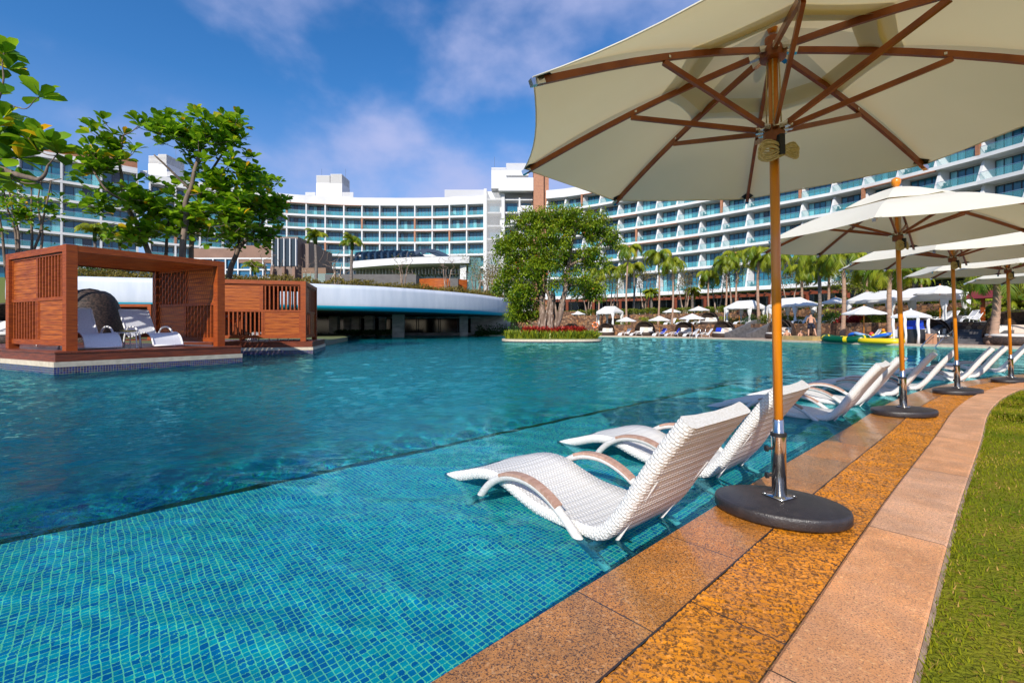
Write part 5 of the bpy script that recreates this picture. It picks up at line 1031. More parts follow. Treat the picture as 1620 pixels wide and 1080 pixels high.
# leaning man: x = right as seen from camera, y = away
J = [(0, 0, .92), (0, .12, 1.10), (0, .27, 1.28), (0, .36, 1.38), (0, .43, 1.44), (0, .50, 1.50), (0, .53, 1.58), (-.10, -.0, .86), (-.14, .05, .48), (-.15, -.06, .09), (-.16, .08, .04), (.10, 0, .86), (.22, -.08, .48), (.30, -.20, .09), (.30, -.07, .04),
     (-.19, .33, 1.32), (-.27, .42, 1.05), (-.20, .58, .86), (-.19, .65, .80), (.19, .33, 1.32), (.27, .40, 1.05), (.20, .56, .86), (.19, .63, .80)]
Ed = [(0, 1), (1, 2), (2, 3), (3, 4), (4, 5), (5, 6), (0, 7), (7, 8), (8, 9), (9, 10), (0, 11), (11, 12), (12, 13), (13, 14), (3, 15), (15, 16), (16, 17), (17, 18), (3, 19), (19, 20), (20, 21), (21, 22)]
rad = [(.13, .11), (.13, .10), (.16, .11), (.15, .09), .06, .085, .09, .09, .055, .04, .035, .09, .055, .04, .035, .055, .04, .032, .035, .055, .04, .032, .035]
body('person', 'bare-chested man in navy shorts bending forward on the edge of the low tub', at_px(1283, .9, ZD + .28)[0], R(-32), J, Ed, rad, [('shorts', [([(-.0, 0, .98), (0, -.01, .84)], [.165, .17]), ([(-.09, .0, .88), (-.13, .03, .58)], [.115, .10]), ([(.09, 0, .88), (.18, -.05, .58)], [.115, .10])], NAVY)], hair=((0, .535, 1.60), .105))
for px, lab, hx in ((1268, 'bather sitting in the whirlpool tub left of the leaning man, only shoulders and head showing', 0), (1245, 'bather leaning back in the whirlpool tub beside the nearest parasol pole', .1)):
    p = at_px(px, 1.7, ZD + .2)[0]; J = [(0, 0, 0), (0, .02, .22), (0, .03, .36), (0, .03, .46), (0, .03, .56), (-.19, 0, .30), (-.30, -.05, .06), (.19, 0, .30), (.30, -.05, .06)]
    body('person', lab, p, 0, J, [(0, 1), (1, 2), (2, 3), (3, 4), (1, 5), (5, 6), (1, 7), (7, 8)], [(.15, .1), (.17, .1), .06, .085, .085, .055, .04, .055, .04], hair=((0, .05, .57), .10))

# ------------------------------------------------------------------ palms and garden trees on the far side
PL = [('coconut', 1, 946, 500, 430, 6.8, .15, 'coconut palm in front of the leftmost tent'), ('coconut', 2, 991.5, 500, 392, 5.9, .16, 'tall coconut palm left of the first deck parasol, its trunk leaning right', 4), ('coconut', 3, 1041, 500, 402, 5.9, .15, 'straight coconut palm beside the second deck parasol'),
      ('coconut', 1, 1063, 500, 414, 6.4, .15, 'coconut palm with a round drooping crown next to the terrace parasol'), ('coconut', 2, 1121.6, 500, 434, 13, .15, 'coconut palm in front of the pergola, third from the left stairs'), ('coconut', 3, 1148, 500, 414, 12, .15, 'coconut palm standing just left of the tent by the stairs'),
      ('coconut', 1, 1163, 500, 402, 14, .15, 'tall coconut palm rising behind the tent by the stairs'), ('coconut', 2, 1201, 500, 398, 6.5, .19, 'big coconut palm with yellow fronds left of the nearest parasol pole'), ('coconut', 3, 1217, 500, 405, 6.6, .15, 'leaning coconut palm close to the nearest parasol pole', 5),
      ('coconut', 3, 1294.5, 530, 408, 3.8, .19, 'grey-stemmed palm beside the leaning man'), ('coconut', 1, 1332.5, 531, 400, 3.8, .2, 'stout ringed palm behind the green inflatable boat'), ('coconut', 2, 1373, 500, 420, 11, .17, 'palm behind the tent left of the second parasol pole'),
      ('coconut', 2, 1409, 530, 420, 3.9, .21, 'thick ringed palm standing by the pool floats'), ('coconut', 1, 1457, 500, 410, 14, .16, 'palm behind the largest tent'), ('coconut', 3, 1570, 545, 435, 2.2, .26, 'thick leaning palm trunk in front of the wide stairs', 8),
      ('date', 1, 1030, 470, 462, 16, .2, 'short feathery date palm by the pergola, left one'), ('date', 2, 1096, 470, 460, 18, .2, 'short feathery date palm by the pergola, right one'), ('date', 3, 1447, 480, 436, 12, .22, 'feathery date palm between the two large tents'),
      ('coconut', 3, 975, 500, 425, 14, .15, 'palm behind the first coconut palms, half hidden'), ('coconut', 1, 1002, 500, 420, 13, .2, 'dark-stemmed palm behind the tall leaning one'), ('coconut', 2, 1270, 500, 425, 12, .17, 'palm right of the nearest parasol pole behind the tents'), ('coconut', 1, 1310, 500, 418, 13, .17, 'palm behind the small parasols right of the nearest pole'),
      ('date', 2, 1600, 500, 478, 9, .2, 'low palm fronds at the far right above the dark daybed')]
for q in PL:
    kind, sd_, px, pyb, pyt, off, r, lab = q[:8]; ln = q[8] if len(q) > 8 else 0
    zb = ZD if off < W1 else (Z1 if off < W2 else Z2); p, a = at_px(px, off, zb); top = Vector((X_(px + ln, p.y), p.y, Z_(pyt, p.y))); top.x += 0
    if top.z < zb + 1: top.z = zb + 1
    palm(kind, sd_, p, top, r * (.75 if kind != 'date' else 1), lab, size=.84 if kind == 'coconut' else 1.1, trunk=PTRUNKG if 'grey' in lab or 'dark' in lab or kind == 'date' else PTRUNK)
def small_tree(label, px, Y, zb, pyt, w_, stems, leaf, mt, n=26, cnt=26, name='tree', group=None, bark=None, spread=.5, twig=(.035, .012)):
    h = Z_(pyt, Y) - zb; base = Vector((X_(px, Y), Y, zb)); mains = []
    for k in range(stems):
        a = k * 2.4; d = w_ * .33 * (1 if stems > 1 else .15); mains.append(([(base.x + .1 * math.cos(a), base.y + .1 * math.sin(a), zb), (base.x + d * .6 * math.cos(a), base.y + d * .6 * math.sin(a), zb + h * .35), (base.x + d * math.cos(a), base.y + d * math.sin(a), zb + h * .68)], .085 * h / 5 + .02, .03))
    tg = ball((base.x, base.y, zb + h * .76), (w_, w_, h * spread * .55), n); b, ends = skeleton(mains, tg, twig); t = thing(name, label, 'tree', base, group=group); b.build('trunk', bark or BARKB, t, smooth=True, world=True)
    if cnt:
        E0 = np.array([e for e, d in ends]) - np.array(base); C = np.repeat(E0, cnt, 0); q = RNG.normal(size=C.shape) * np.array([.28, .28, .2]) * max(.6, w_ / 1.8); V, Fq, rn = leaves(C + q, q + RNG.normal(0, .2, q.shape), leaf * RNG.uniform(.6, 1.1, len(C)), *LEAF_S); np_mesh('crown', V, Fq, mt, rn, parent=t)
    return t
for px, Y, pyt, w_, st, mt, lab in ((1020, 66, 418, 2.6, 3, LF_DRY, 'olive garden tree with pale stems between two coconut palms'), (1083, 62, 428, 2.6, 4, LF_DRY, 'many-stemmed pale tree right of the round-crowned palm'), (1135, 58, 424, 2.4, 2, LF_DARK, 'dark leafy tree in front of the pergola'), (1160, 55, 395, 1.8, 2, LF_HEDGE, 'slender leafy tree behind the tent by the stairs'),
                                   (965, 64, 425, 3.0, 3, LF_HEDGE, 'leafy tree filling the gap right of the fig tree'), (1250, 52, 415, 2.6, 2, LF_DRY, 'olive tree behind the half hidden tent'), (1345, 44, 432, 2.0, 2, LF_HEDGE, 'slim tree with a pale forked stem behind the small parasols'), (1430, 44, 440, 1.7, 1, LF_DRY, 'thin pale-stemmed tree beside the second parasol pole'),
                                   (1545, 38, 448, 1.8, 2, LF_HEDGE, 'leafy tree behind the red roofed lantern'), (1590, 40, 450, 2.2, 2, LF_DRY, 'tree behind the last parasol at the right'), (930, 66, 435, 3, 3, LF_DARK, 'dark tree low behind the fig tree on the right'), (1385, 48, 425, 2.2, 2, LF_DRY, 'olive tree above the tent left of the second pole')):
    small_tree(lab, px, Y, Z2, pyt, w_, st, .22, mt, n=40, cnt=40, group='garden trees between the pool and the hotel')

# ------------------------------------------------------------------ pergola restaurant in front of the right wing
def pergola():
    path = smooth_path([(5, 78), (20, 75), (33, 66), (42, 57)], 6); P = resample(path, 4.2); t = thing('pergola', 'long red-brown timber pergola in front of the hotel ground floor', 'pergola', (20, 70, Z2)); b = MB()
    for i in range(len(P) - 1):
        p, q = P[i], P[i + 1]; b.bar((p[0], p[1], 5.6), (q[0], q[1], 5.6), .3, .35)
        for k in range(4): m_ = p + (q - p) * (k + .5) / 4; n_ = np.array([-(q - p)[1], (q - p)[0]]); n_ /= np.linalg.norm(n_); b.bar((*(m_ - n_ * .6), 5.85), (*(m_ + n_ * 4), 5.85), .12, .2)
    b.build('beams', WOODF, t, world=True)
    for p in P: b = MB(); b.box((p[0] - .2, p[1] - .2, Z2), (p[0] + .2, p[1] + .2, 5.43)); b.build('post', WOODF, t, world=True)
pergola()

# ------------------------------------------------------------------ hotel
LV = [8.9, 13.7, 17.2, 20.6, 24.0, 27.4, 30.8, 34.2]
def window_mesh(W, H, var, n=4):
    b = MB(); b.add([(0, 0, 0), (W, 0, 0), (W, 0, H), (0, 0, H)], [(0, 1, 2, 3)], 1)
    for i in range(n):
        x0 = W * i / n; x1 = W * (i + 1) / n; k = {0: (1, 1, 1, 1), 1: (2, 1, 1, 2), 2: (1, 3, 1, 1), 3: (2, 2, 1, 1), 4: (1, 2, 3, 1)}[var][i % 4]; b.add([(x0 + .03, -.015, .05), (x1 - .03, -.015, .05), (x1 - .03, -.015, H - .05), (x0 + .03, -.015, H - .05)], [(0, 1, 2, 3)], k)
    for i in range(n + 1): x = W * i / n; b.box((x - .05, -.08, 0), (x + .05, -.02, H), 0)
    b.box((0.05, -.075, H - .1), (W - .05, -.022, H), 0); b.box((.05, -.075, 0), (W - .05, -.022, .08), 0)
    o = b.build('window', [DARKM, GLASS_A, GLASS_B, GLASS_D]); me = o.data; bpy.data.objects.remove(o); return me
def rail_mesh(W, chair):
    b = MB(); b.box((0.02, 0, .02), (W - .02, .03, 1.05), 0); b.box((0, -.02, 1.05), (W, .05, 1.10), 1)
    if chair: b.box((W * .12, .5, .1), (W * .12 + .7, 1.1, .5), 2); b.box((W * .12, .5, .5), (W * .12 + .12, 1.1, .95), 2)
    o = b.build('balustrade', [BALG, STEEL, DARKM]); me = o.data; bpy.data.objects.remove(o); return me
def hotel(name, label, pts, bay, levels, D=2.1, npane=4, maxn=100, wedge=True, top=1.6, accents=(), base=True, gl=None, topm=None):
    path = resample(smooth_path(pts, 8), bay); n = len(path) - 1; org = Vector((path[n // 2][0], path[n // 2][1], 0)); t = thing(name, label, 'hotel', org)
    Ib = offset(path, D); b = MB(); nl = len(levels)
    def slab(z0, z1, o0, o1, m=0, rng=None):
        A = offset(path, o0); C = offset(path, o1)
        for i in (rng or range(n)):
            v = [(*A[i], z0), (*A[i + 1], z0), (*A[i + 1], z1), (*A[i], z1), (*C[i], z0), (*C[i + 1], z0), (*C[i + 1], z1), (*C[i], z1)]; f = [(0, 1, 2, 3), (3, 2, 6, 7), (1, 0, 4, 5)]
            if i == 0 or (rng and i == rng[0]): f.append((0, 3, 7, 4))
            if i == n - 1 or (rng and i == rng[-1]): f.append((1, 5, 6, 2))
            b.add(v, f, m)
    for k, z in enumerate(levels): slab(z - .5, z, 0, D + .3)
    slab(levels[-1], levels[-1] + top, .15, 6); slab(0, levels[0] - .42, D + .1, D + 6); slab(levels[0], levels[-1], D + .1, 14)
    if base: slab(levels[0] - .9, levels[0] - .43, -2.2, D)
    for (r0, r1, lv) in accents: slab(levels[lv] - .64, levels[lv] - .502, -.06, .5, 1, list(range(r0, min(n, r1))))
    b.build('wall', [WHITE, BROWNP], t, world=True)
    if topm: b = MB(); slab(levels[-1] + top, levels[-1] + top + 1.9, .3, 5, 0); b.build('parapet', topm, t, world=True)
    T_ = [math.atan2(*(path[i + 1] - path[i])[::-1]) for i in range(n)]; W = bay - (1.3 if wedge else .9); cnt = 0
    for i in range(n + 1):                       # balcony fins, deeper at the foot
        a = T_[min(i, n - 1)]; d = np.array([math.cos(a), math.sin(a)]); nn = np.array([-d[1], d[0]]); b = MB()
        for k in range(nl - 1):
            z0, z1 = levels[k], levels[k + 1] - .42; p = path[i]; f0, f1 = .03, (.95 if wedge else .03); h = .17; sh = .45 if wedge else 0
            v = []
            for s in (-h, h):
                for off, z in ((f0, z0), (D + .1, z0), (D + .1, z1), (f1, z1)): v.append((*(p + d * (s + sh * (off / D)) + nn * off), z))
            b.add(v, [(0, 3, 2, 1), (4, 5, 6, 7), (0, 4, 7, 3)])
        if any(i == r0 for r0, r1, lv in accents):
            for r0, r1, lv in accents:
                if i == r0 and lv < nl: p = path[i]; z0, z1 = levels[max(0, lv - 1)], levels[lv] - .42; v = [(*(p + d * s + nn * o_), z) for z in (z0, z1) for s, o_ in ((-.22, -.04), (.22, -.04), (.22, .4), (-.22, .4))]; b.add(v, [(0, 1, 5, 4), (1, 2, 6, 5), (3, 0, 4, 7)], 1)
        b.build('fin_wall', [WHITE, BROWNP], t, world=True)
    rr = random.Random(len(pts)); bm, sm = (MB(), MB()); order = []
    for i in range(n):
        for k in range(nl - 1): order.append((i, k))
    order.sort(key=lambda q: -1000 / np.linalg.norm(path[q[0]]) - q[1] * .001 if 0 else (np.linalg.norm(path[q[0]]) if 0 < 810 + F * path[q[0]][0] / path[q[0]][1] < 1620 else 999, -q[1]))
    meshes = {}
    def addmesh(mb, me, M):
        o = len(mb.v); mb.v += [tuple(M @ v.co) for v in me.vertices]
        for p in me.polygons: mb.f.append(tuple(j + o for j in p.vertices)); mb.m.append(p.material_index)
    for c, (i, k) in enumerate(order):
        H = levels[k + 1] - levels[k] - .42 - .35; var = rr.choice((0, 0, 0, 1, 3, 2, 4, 0)); key = (round(H, 2), var)
        if key not in meshes: meshes[key] = window_mesh(W, H, var, npane)
        rk = ('r', rr.random() < .5)
        if rk not in meshes: meshes[rk] = rail_mesh(bay - .36, rk[1])
        a = T_[i]; d = Vector((math.cos(a), math.sin(a), 0)); nn = Vector((-d.y, d.x, 0)); p = Vector((*path[i], levels[k]))
        pw = p + d * (.8 if wedge else .45) + nn * (D + .06); pr = p + d * .18 + nn * .12
        if c < maxn:
            for me, q in ((meshes[key], pw), (meshes[rk], pr)): o = link('window' if me is meshes[key] else 'balustrade', me, t); o.location = q - org; o.rotation_euler = (0, 0, a)
        else:
            for mb, me, q in ((bm, meshes[key], pw), (sm, meshes[rk], pr)): addmesh(mb, me, Matrix.Translation(q - org) @ Matrix.Rotation(a, 4, 'Z'))
    if bm.v:
        o = bm.build('windows', [DARKM, GLASS_A, GLASS_B, GLASS_D], t); o['kind'] = 'stuff'; o = sm.build('balustrades', [BALG, STEEL, DARKM], t); o['kind'] = 'stuff'
    # dark ground-floor glazing with pale curtains
    b = MB(); A = offset(path, D - .2)
    for i in range(n):
        for q in range(3):
            p0 = A[i] + (A[i + 1] - A[i]) * (q + .06) / 3; p1 = A[i] + (A[i + 1] - A[i]) * (q + .94) / 3; b.add([(*p0, 3), (*p1, 3), (*p1, levels[0] - .95), (*p0, levels[0] - .95)], [(0, 1, 2, 3)], 0 if (i * 3 + q) % 4 else 1)
    b.build('ground_floor_glazing', [DARKG, GLASS_D if gl is None else gl], t, world=True)
    return t, path
RW, RWP = hotel('hotel_right_wing'.replace('_right', ''), 'long curving white hotel wing with teal balconies at the right, coming towards the camera', [(8.6, 115.3), (16.8, 112), (32.1, 100.5), (41.7, 91.5), (49, 83.3), (55.7, 75.2), (61.5, 62.4), (63.4, 56), (65, 46), (65.4, 38)], 4.7, LV, accents=((2, 4, 7), (5, 7, 4), (8, 11, 6), (9, 12, 5), (5, 8, 3), (12, 14, 5), (15, 18, 6), (14, 16, 4), (17, 20, 5), (3, 5, 5)))
hotel('hotel_wing', 'concave white hotel block with aqua balconies in the centre behind the lobby', [(-82, 103), (-72, 110.5), (-62.6, 117), (-48, 120.7), (-37.9, 121.8), (-22, 121.8), (-7.4, 120)], 4.72, LV, wedge=False, D=1.7, accents=((6, 10, 7), (10, 12, 6), (2, 5, 5), (13, 15, 6), (15, 17, 5), (8, 11, 4), (13, 15, 5), (1, 3, 4)))
hotel('hotel_wing', 'white hotel wing with blue windows and brown roof parapet at the far left', [(-124, 50), (-118, 64), (-111, 75), (-103, 83.5), (-96, 90), (-87, 98), (-83.5, 101.5)], 6.3, [8.9, 13.7, 17.2, 20.6, 24.0, 27.4, 31.2, 35.8], wedge=False, D=1.1, top=.8, topm=BROWNP, base=False)
def louvre_box(b, x0, x1, y0, y1, z0, z1):
    n = int((z1 - z0) / .28)
    for i in range(n): b.box((x0, y0, z0 + i * .28), (x1, y1, z0 + i * .28 + .17))
def tower():
    t = thing('stair_tower', 'white stair tower with slatted screens and a brown pier joining the two hotel blocks', 'tower', (1, 117, 0)); b = MB()
    b.box((-7.2, 119, 0), (9, 130, 36.6)); b.box((-5.3, 116.5, 36.6), (3.6, 128, 41.4)); b.box((-3.4, 115, 35.6), (5.4, 116.9, 38.9)); b.box((-1.5, 115.6, 39.7), (4.2, 117.1, 40.9))
    for k, z in enumerate(LV): b.box((-7, 117.2, z - .4), (5.3, 119.05, z)); 
    for k, z in enumerate(LV[:-1]): b.box((-1.0, 115.2, z), (5.3, 115.35, z + 1.1)) if k % 2 else b.box((2.2, 115.2, z), (5.3, 115.35, z + 1.1)); b.box((1.9, 115.3, z - .38), (5.3, 117.2, z - .02)); b.box((1.7, 115.4, z - .02), (2.1, 115.8, z + 3.1))
    b.box((-7.2, 116.6, 0), (-6.5, 119, 36.6)); b.box((-2.7, 116.6, 0), (-1.9, 119, 35.5)); b.build('wall', WHITE, t, world=True)
    b = MB(); b.box((5.45, 115.0, 0), (8.0, 119, 41.2)); b.box((8.0, 116.2, 0), (9.4, 121, 40.2)); b.build('pier', BROWNP, t, world=True)
    b = MB()
    for i in range(16): x = -6.4 + i * .27; b.box((x, 116.7, 9), (x + .08, 116.8, 35.6))
    b.build('slatted_screen', WHITEM, t, world=True)
    for k, z in enumerate(LV[:-1]):
        for x0, x1 in ((-6.3, -3.2), (-1.5, 1.4), (2.4, 5.0)): b = MB(); b.box((x0, 118.85, z + .1), (x1, 118.96, z + 2.6)); b.build('window', GLASS_D if k % 2 else GLASS_A, t, world=True)
    for q in ((-1.5, 3.6, 117, 117.2, 41.4, 43.6), (-5.3, -1.6, 117, 117.2, 41.4, 42.4), (-18, -7.4, 121.5, 121.7, 35.9, 37.9)): b = MB(); louvre_box(b, *q); b.build('rooftop_louvre', LOUV, t, world=True)
    b = MB(); b.tube([(-4.6, 120, 41), (-4.6, 120, 46)], .06, 6); b.build('antenna', STEEL, t, world=True)
tower()
def rooftop(x, y, w_, h1, h2, lab, z0=35.8):
    t = thing('rooftop_plant_room', lab, 'plant room', (x, y, z0)); b = MB(); b.box((-w_ * .28, 0, 0), (w_ * .26, 6, h1)); b.build('wall', WHITE, t)
    for q in ((-w_ / 2, -w_ * .29, -.2, 0, 0, h1 * .5), (w_ * .27, w_ / 2, -.2, 0, 0, h1 * .45), (-w_ * .28, w_ * .0, .1, 5.9, h1, h1 + h2), (.02 * w_, w_ * .26, -.1, 5.8, h1, h1 + h2 + .2)): b = MB(); louvre_box(b, *q); b.build('louvre', LOUV, t)
    for x in (-w_ * .26, w_ * .25): b = MB(); b.tube([(x, 3, h1), (x, 3, h1 + h2 + 2.5)], .05, 6); b.build('antenna', STEEL, t)
rooftop(-49.5, 123.5, 13, 4.4, 2.4, 'white rooftop plant room with louvred screens above the centre block'); rooftop(-82.5, 106, 8, 3.0, 2.2, 'white rooftop plant room with a pale louvre seen through the leaves of the tall tree', 36.2); rooftop(-95, 101, 9, 1.2, 2.0, 'small white rooftop plant room above the brown parapet', 38); rooftop(-111, 88, 7, 3.0, 1.6, 'white rooftop box at the far left behind the leaves', 38)

# ------------------------------------------------------------------ curved overhanging pool bar and roof garden
OH = resample(smooth_path([(-34, 30.6), (-30, 31.2), (-20.5, 34), (-15.2, 36.8), (-10.6, 39.6), (-4.9, 46.2), (-1.5, 53.0), (-.5, 58), (-1.4, 64)], 10), .8)
def bar_():
    t = thing('pool_bar', 'white pool bar with a long curved overhanging roof, turquoise underneath, on stone pillars', 'bar', (-12, 45, 0)); prof = [(.25, 4.50), (.0, 4.56), (-.06, 4.2), (-.08, 3.5), (-.07, 3.0), (-.04, 2.82), (.03, 2.67), (.14, 2.55), (.4, 2.47), (9, 2.46), (26, 2.46)]
    Ps = [offset(OH, d) for d, z in prof]; n = len(OH); b = MB(); V = []
    for (d, z), P in zip(prof, Ps): V += [(p[0], p[1], z) for p in P]
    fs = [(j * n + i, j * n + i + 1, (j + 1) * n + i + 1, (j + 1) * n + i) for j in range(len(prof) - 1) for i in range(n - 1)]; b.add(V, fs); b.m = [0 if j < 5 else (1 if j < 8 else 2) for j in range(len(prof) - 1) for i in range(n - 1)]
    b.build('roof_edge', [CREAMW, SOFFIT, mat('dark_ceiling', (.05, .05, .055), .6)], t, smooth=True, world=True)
    for x, y, s_ in ((X_(628.5, 50), 50.6, 1.25), (X_(733, 57), 57.4, 1.05)): b = MB(); b.obox((x, y, .5), (s_, s_, 4.0), R(8)); b.build('pillar', CONC, t, world=True)
    b = MB(); b.add([(-34, 62, .35), (-.5, 63, .35), (-.5, 63, 2.5), (-34, 62, 2.5)], [(0, 1, 2, 3)]); b.build('glass_wall', DARKG, t, world=True)
    b = MB()
    for x in (-28, -24.4, -21, -17.6, -13, -10, -7.4): b.box((x, 61.7, .35), (x + .08, 61.95, 2.5))
    b.build('glazing_bars', DARKM, t, world=True)
    for px, Y, w_ in ((527, 56, 1.0), (548, 60, .8), (562, 57, .9), (583, 55, 1.0), (604, 59, .8)): b = MB(); b.box((X_(px, Y) - w_ / 2, Y, -.5), (X_(px, Y) + w_ / 2, Y + w_, 2.46)); b.build('column', CONC, t, world=True)
    b = MB(); b.box((-36, 60.2, .0), (-.6, 61.6, .35)); b.box((-5.4, 59.5, .0), (-.2, 60.2, 2.47)); b.build('sill', CONC, t, world=True)
    b = MB(); b.box((-28, 57.5, 2.25), (-4, 57.62, 2.36)); b.build('ceiling_trim', WHITE, t, world=True)
bar_()
ZR = 4.45
solid('roof_garden', [tuple(p) for p in offset(OH, .2)[::4]] + [(1.5, 66), (1, 128), (-140, 128), (-140, 30)], 2.6, ZR, EARTH, EARTH)
leafbox(16000, along(OH[4:], .4, 3.0, ZR, ZR + .62, .5), .2, LF_DRY, 'shrub_border', 'olive brown shrub border along the top edge of the curved white roof', 'shrubs')
leafbox(2200, lambda: (RNG.uniform(-20.5, -13.5), RNG.uniform(52, 54), .25 + .45 * RNG.random()), .25, LF_DARK, 'planter', 'green planting at the waterline under the curved roof', 'plants')
leafbox(2600, lambda: (RNG.uniform(-4.5, 1.5), RNG.uniform(55.5, 58), .1 + 1.4 * RNG.random() ** 1.5 * max(.3, 1 - abs(RNG.normal(0, .6)))), .3, LF_DARK, 'waterside_shrubs', 'dark green shrubs at the pool edge between the bar and the island', 'plants')
solid('garden_bank', [(-5.3, 59.4), (-3, 56.0), (3, 55.0), (8, 58), (8, 64), (-5.3, 64)], -.5, .15, EARTH, COPING, )
b = MB(); b.box((-.4, 61, 0), (8.5, 62, 3.2)); tag(b.build('stone_wall', RUBBLE), 'rough brown stone wall between the pool bar and the fig tree', 'wall')
for i, (px, Y, zb, zt_, sz, lab) in enumerate(((499, 44, ZR, 9.1, .62, 'royal palm with upright plume in front of the centre block, left one'), (557, 45, ZR, 8.7, .72, 'royal palm with drooping fronds left of the lobby'), (403, 60, ZR, 8, .8, 'small royal palm half hidden by the tall tree'), (150, 50, ZR, 10.5, .9, 'palm crown just above the open cabana roof'), (190, 48, ZR, 9.6, .8, 'palm crown above the cabana roof, right of its neighbour'))):
    palm('royal', i % 3 + 1, (X_(px, Y), Y, zb), (X_(px, Y), Y, zt_), .17, lab, sz, PTRUNKG, group='palms on the roof garden')
def staked(px, Y, w_, lab, pyt, leafy=None, stakes=True):
    t = small_tree(lab, px, Y, ZR, pyt, w_, 3, .14, leafy or LF_DRY, n=34, cnt=5 if leafy else 0, name='bare_tree', group='bare frangipani trees on the roof garden', spread=.75, twig=(.04, .018), bark=BARKB)
    if stakes:
        for a in (0, 2.1, 4.2):
            b = MB(); b.tube([(1.1 * math.cos(a), 1.1 * math.sin(a), 0), (.1 * math.cos(a), .1 * math.sin(a), 1.6)], .03, 6); b.build('stake', COPING, t)
staked(532, 41, 1.6, 'bare frangipani tree propped by three stakes left of the royal palm', 398); staked(423, 43, 1.9, 'bare spreading frangipani tree above the slatted cabana', 398, stakes=False); staked(637, 43, 1.4, 'small yellowish tree on the roof garden in front of the lobby', 404, LF_BLADE, False); staked(706, 47, 1.5, 'bare frangipani tree before the red timber wall', 408, stakes=False)
staked(486, 48, 1.3, 'thin bare tree right of the podium building', 410, stakes=False); staked(770, 55, 2.4, 'brown bare bushy tree beside the fig tree', 424, LF_DRY, False); staked(752, 58, 2.4, 'tall bare bushy tree between the lobby and the fig tree', 416, LF_DRY, False); staked(560, 70, 2, 'bare tree beside the dark canopy fins', 405, stakes=False)
for px, Y, w_, pyt, mt, lab in ((760, 66, 4.5, 415, LF_HEDGE, 'bushy green tree behind the bare trees beside the fig tree'), (785, 62, 3.2, 428, LF_DRY, 'olive bushy tree at the end of the curved roof'), (150, 44, 2.6, 415, LF_DARK, 'dark green tree seen through the open cabana, left one'), (205, 46, 2.6, 412, LF_DRY, 'olive tree seen through the open cabana, right one'), (95, 40, 2.4, 410, LF_DARK, 'dark bushy tree above the left cabana wall')):
    small_tree(lab, px, Y, ZR, pyt, w_, 3, .26, mt, n=50, cnt=36, group='garden trees on the roof garden', spread=.8)
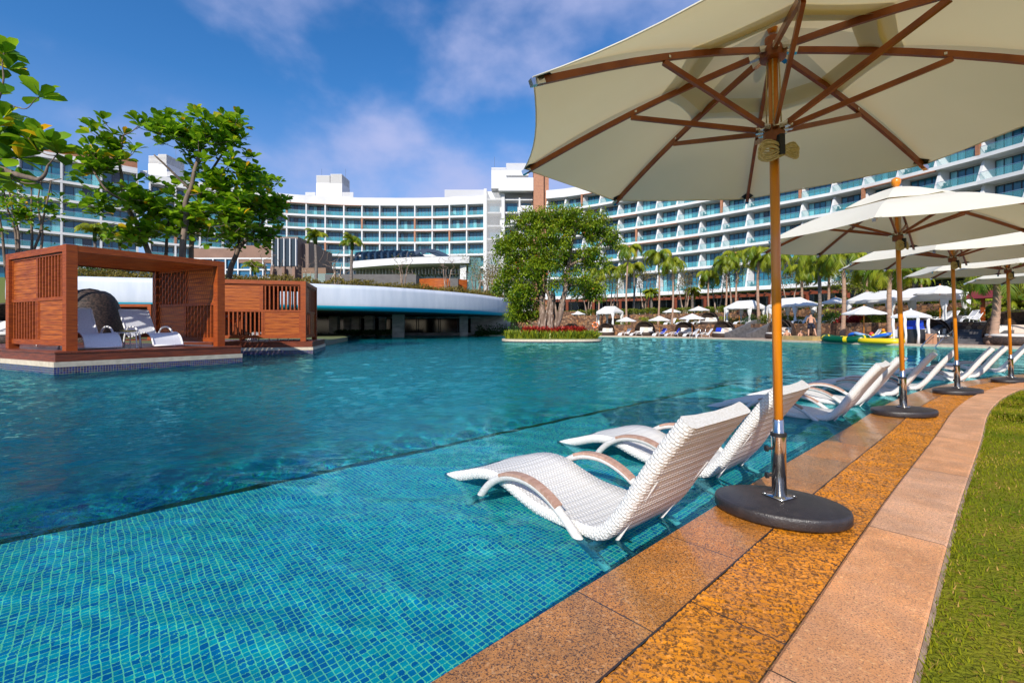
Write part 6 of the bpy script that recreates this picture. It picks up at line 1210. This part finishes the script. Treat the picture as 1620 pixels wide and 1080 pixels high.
def lobby():
    t = thing('slate_wall', 'low dark grey slate wall in front of the lobby', 'wall', (-17, 56, ZR)); b = MB(); b.box((-23, 56, ZR), (-11.8, 56.5, 7.6)); b.box((-12.3, 56.5, ZR), (-11.8, 66, 7.6)); b.build('wall', DGREY, t, world=True)
    b = MB(); V = []; n = 14
    for i in range(n + 1): x = -10.9 + 5.6 * i / n; y = 53.5 - 1.2 * math.sin(math.pi * i / n); V += [(x, y, ZR), (x, y, 6.75 - .1 * i / n)]
    b.add(V, [(2 * i, 2 * i + 2, 2 * i + 3, 2 * i + 1) for i in range(n)]); b.add([(x, y + .25, z) for x, y, z in V], [(2 * i, 2 * i + 1, 2 * i + 3, 2 * i + 2) for i in range(n)]); b.add([V[k] for k in range(1, 2 * n + 2, 2)] + [(V[k][0], V[k][1] + .25, V[k][2]) for k in range(1, 2 * n + 2, 2)], [(i, i + 1, i + 2 + n, i + 1 + n) for i in range(n)])
    tag(b.build('timber_wall', WOODP), 'curved red-brown timber wall on the roof garden', 'wall'); b = MB(); b.box((-7.0, 51.4, ZR), (-6.1, 52.2, 6.6)); tag(b.build('slate_pier', DGREY), 'short grey slate pier in front of the curved timber wall', 'pier')
    t = thing('lobby_pavilion', 'glass lobby pavilion with a thick white sloping roof slab', 'pavilion', (-14, 70, 0)); b = MB()
    n = 12; V = []
    for i in range(n + 1):
        x = -23.5 + 17.3 * i / n; y = 66 - 1.5 * math.sin(math.pi * i / n); zt_ = 10.6 + .75 * i / n; V += [(x, y, zt_ - .95), (x, y, zt_), (x, y + 12, zt_), (x, y + 12, zt_ - .95)]
    b.add(V, [(4 * i + k, 4 * i + 4 + k, 4 * i + 4 + (k + 1) % 4, 4 * i + (k + 1) % 4) for i in range(n) for k in (0, 1, 3)] + [(0, 1, 2, 3), (4 * n + 3, 4 * n + 2, 4 * n + 1, 4 * n)]); b.build('roof', WHITE, t, world=True)
    b = MB(); b.box((-23.3, 69.5, 4), (-6.8, 69.6, 9.9)); b.build('glass_wall', LOBG, t, world=True); b = MB()
    for i in range(34): x = -23.2 + i * .49; b.box((x, 67.5, 9.0 - .5 * (i % 2) * .2), (x + .09, 69.3, 9.75)); 
    for i in range(11): x = -23 + i * 1.6; b.box((x, 69.25, 4.3), (x + .12, 69.45, 9.6))
    b.build('fins', LOUV, t, world=True); b = MB(); b.box((-7.6, 66.5, 4), (-6.7, 67.4, 10.2)); b.build('pillar', WHITE, t, world=True)
    b = MB(); b.add([(-6.4, 66.5, 4), (-4.9, 66.5, 4), (-4.6, 66.7, 11.3), (-6.4, 66.7, 11.3)], [(0, 1, 2, 3)]); b.build('slanted_glass', LOBG, t, world=True)
    t = thing('canopy_fins', 'row of dark blue curved steel fins above the lobby', 'canopy', (-17, 72, 9)); NB = mat('dark_blue_steel', (.012, .035, .075), .4)
    for i in range(11):
        x0 = -24.0 + i * 1.0; b = MB(); hh = 12.7 - .10 * abs(i - 5) * .6; P2 = [(x0, 70.5, 11.4), (x0 - .05, 70.4, hh), (x0 + .45, 71.2, hh + .28), (x0 + 1.2, 72.6, hh + .1), (x0 + 2.2, 74.5, hh - .5)] if i < 9 else [(x0, 70.5, 12.5), (x0 + .8, 70.6, 13.0), (x0 + 2.2, 70.8, 12.9), (x0 + 3.6, 71, 12.3), (x0 + 4.8, 71.2, 11.5)]
        for k in range(len(P2) - 1): b.bar(P2[k], P2[k + 1], .42, .5)
        b.build('fin', NB, t, world=True)
    b = MB(); b.box((-28.5, 62, 7.2), (-23.4, 62.06, 8.4)); tag(b.build('glass_balustrade', BALG), 'aqua glass balustrade left of the lobby', 'balustrade')
    b = MB(); b.box((-30.5, 66, ZR), (-27.0, 70, 9.7)); tag(b.build('brown_wall', mat('brown_stone', (.2, .12, .075), .7)), 'square brown wall between podium and lobby', 'wall')
lobby()
def podium():
    t = thing('podium_building', 'brown and white podium building with a tall finned window bay left of the centre block', 'building', (-43, 74, 0)); BR = mat('beige_brown_cladding', (.24, .14, .10), .7, (.19, .11, .08), .5)
    b = MB(); b.box((-70, 74, 0), (-38.2, 90, 9.4)); b.box((-44, 73, 11.4), (-37.8, 90, 14.2)); b.box((-52, 73.4, 12.3), (-44, 90, 13.8)); b.build('wall', BR, t, world=True)
    b = MB()
    for z in (8.9, 10.2, 12.0): b.box((-62, 72.9, z), (-38.3, 73.1, z + .22))
    for i in range(12): x = -60 + i * 2.0; b.box((x, 72.88, 9.12), (x + .18, 73.12, 12.0))
    b.build('window_grid', WHITE, t, world=True); b = MB(); b.box((-62, 73.2, 9.0), (-38.3, 73.3, 12.1)); b.build('glazing', BLUEG, t, world=True); b = MB(); b.box((-62, 73.5, 5), (-38.5, 73.6, 8.7)); b.build('dark_glazing', DARKG, t, world=True)
    t2 = thing('finned_bay', 'grey brown bay with tall white fins beside the podium building', 'building', (-36, 72, 0)); b = MB(); b.box((-37.6, 71, 4), (-33.4, 80, 15.2)); b.box((-33.4, 72.5, 8), (-32.4, 82, 14.4)); b.build('wall', mat('taupe_cladding', (.17, .12, .10), .6), t2, world=True)
    b = MB()
    for i in range(5): x = -37.3 + i * .92; b.box((x, 70.6, 10.6), (x + .12, 71.0, 14.9))
    b.build('fins', WHITE, t2, world=True); b = MB(); b.box((-37.4, 70.9, 10.6), (-33.6, 70.98, 14.9)); b.build('glazing', GLASS_D, t2, world=True)
    for x in (-37.3, -35.5, -33.9): b = MB(); b.box((x, 70.2, 4.4), (x + .4, 70.7, 10.4)); b.build('column', BR, t2, world=True)
podium()
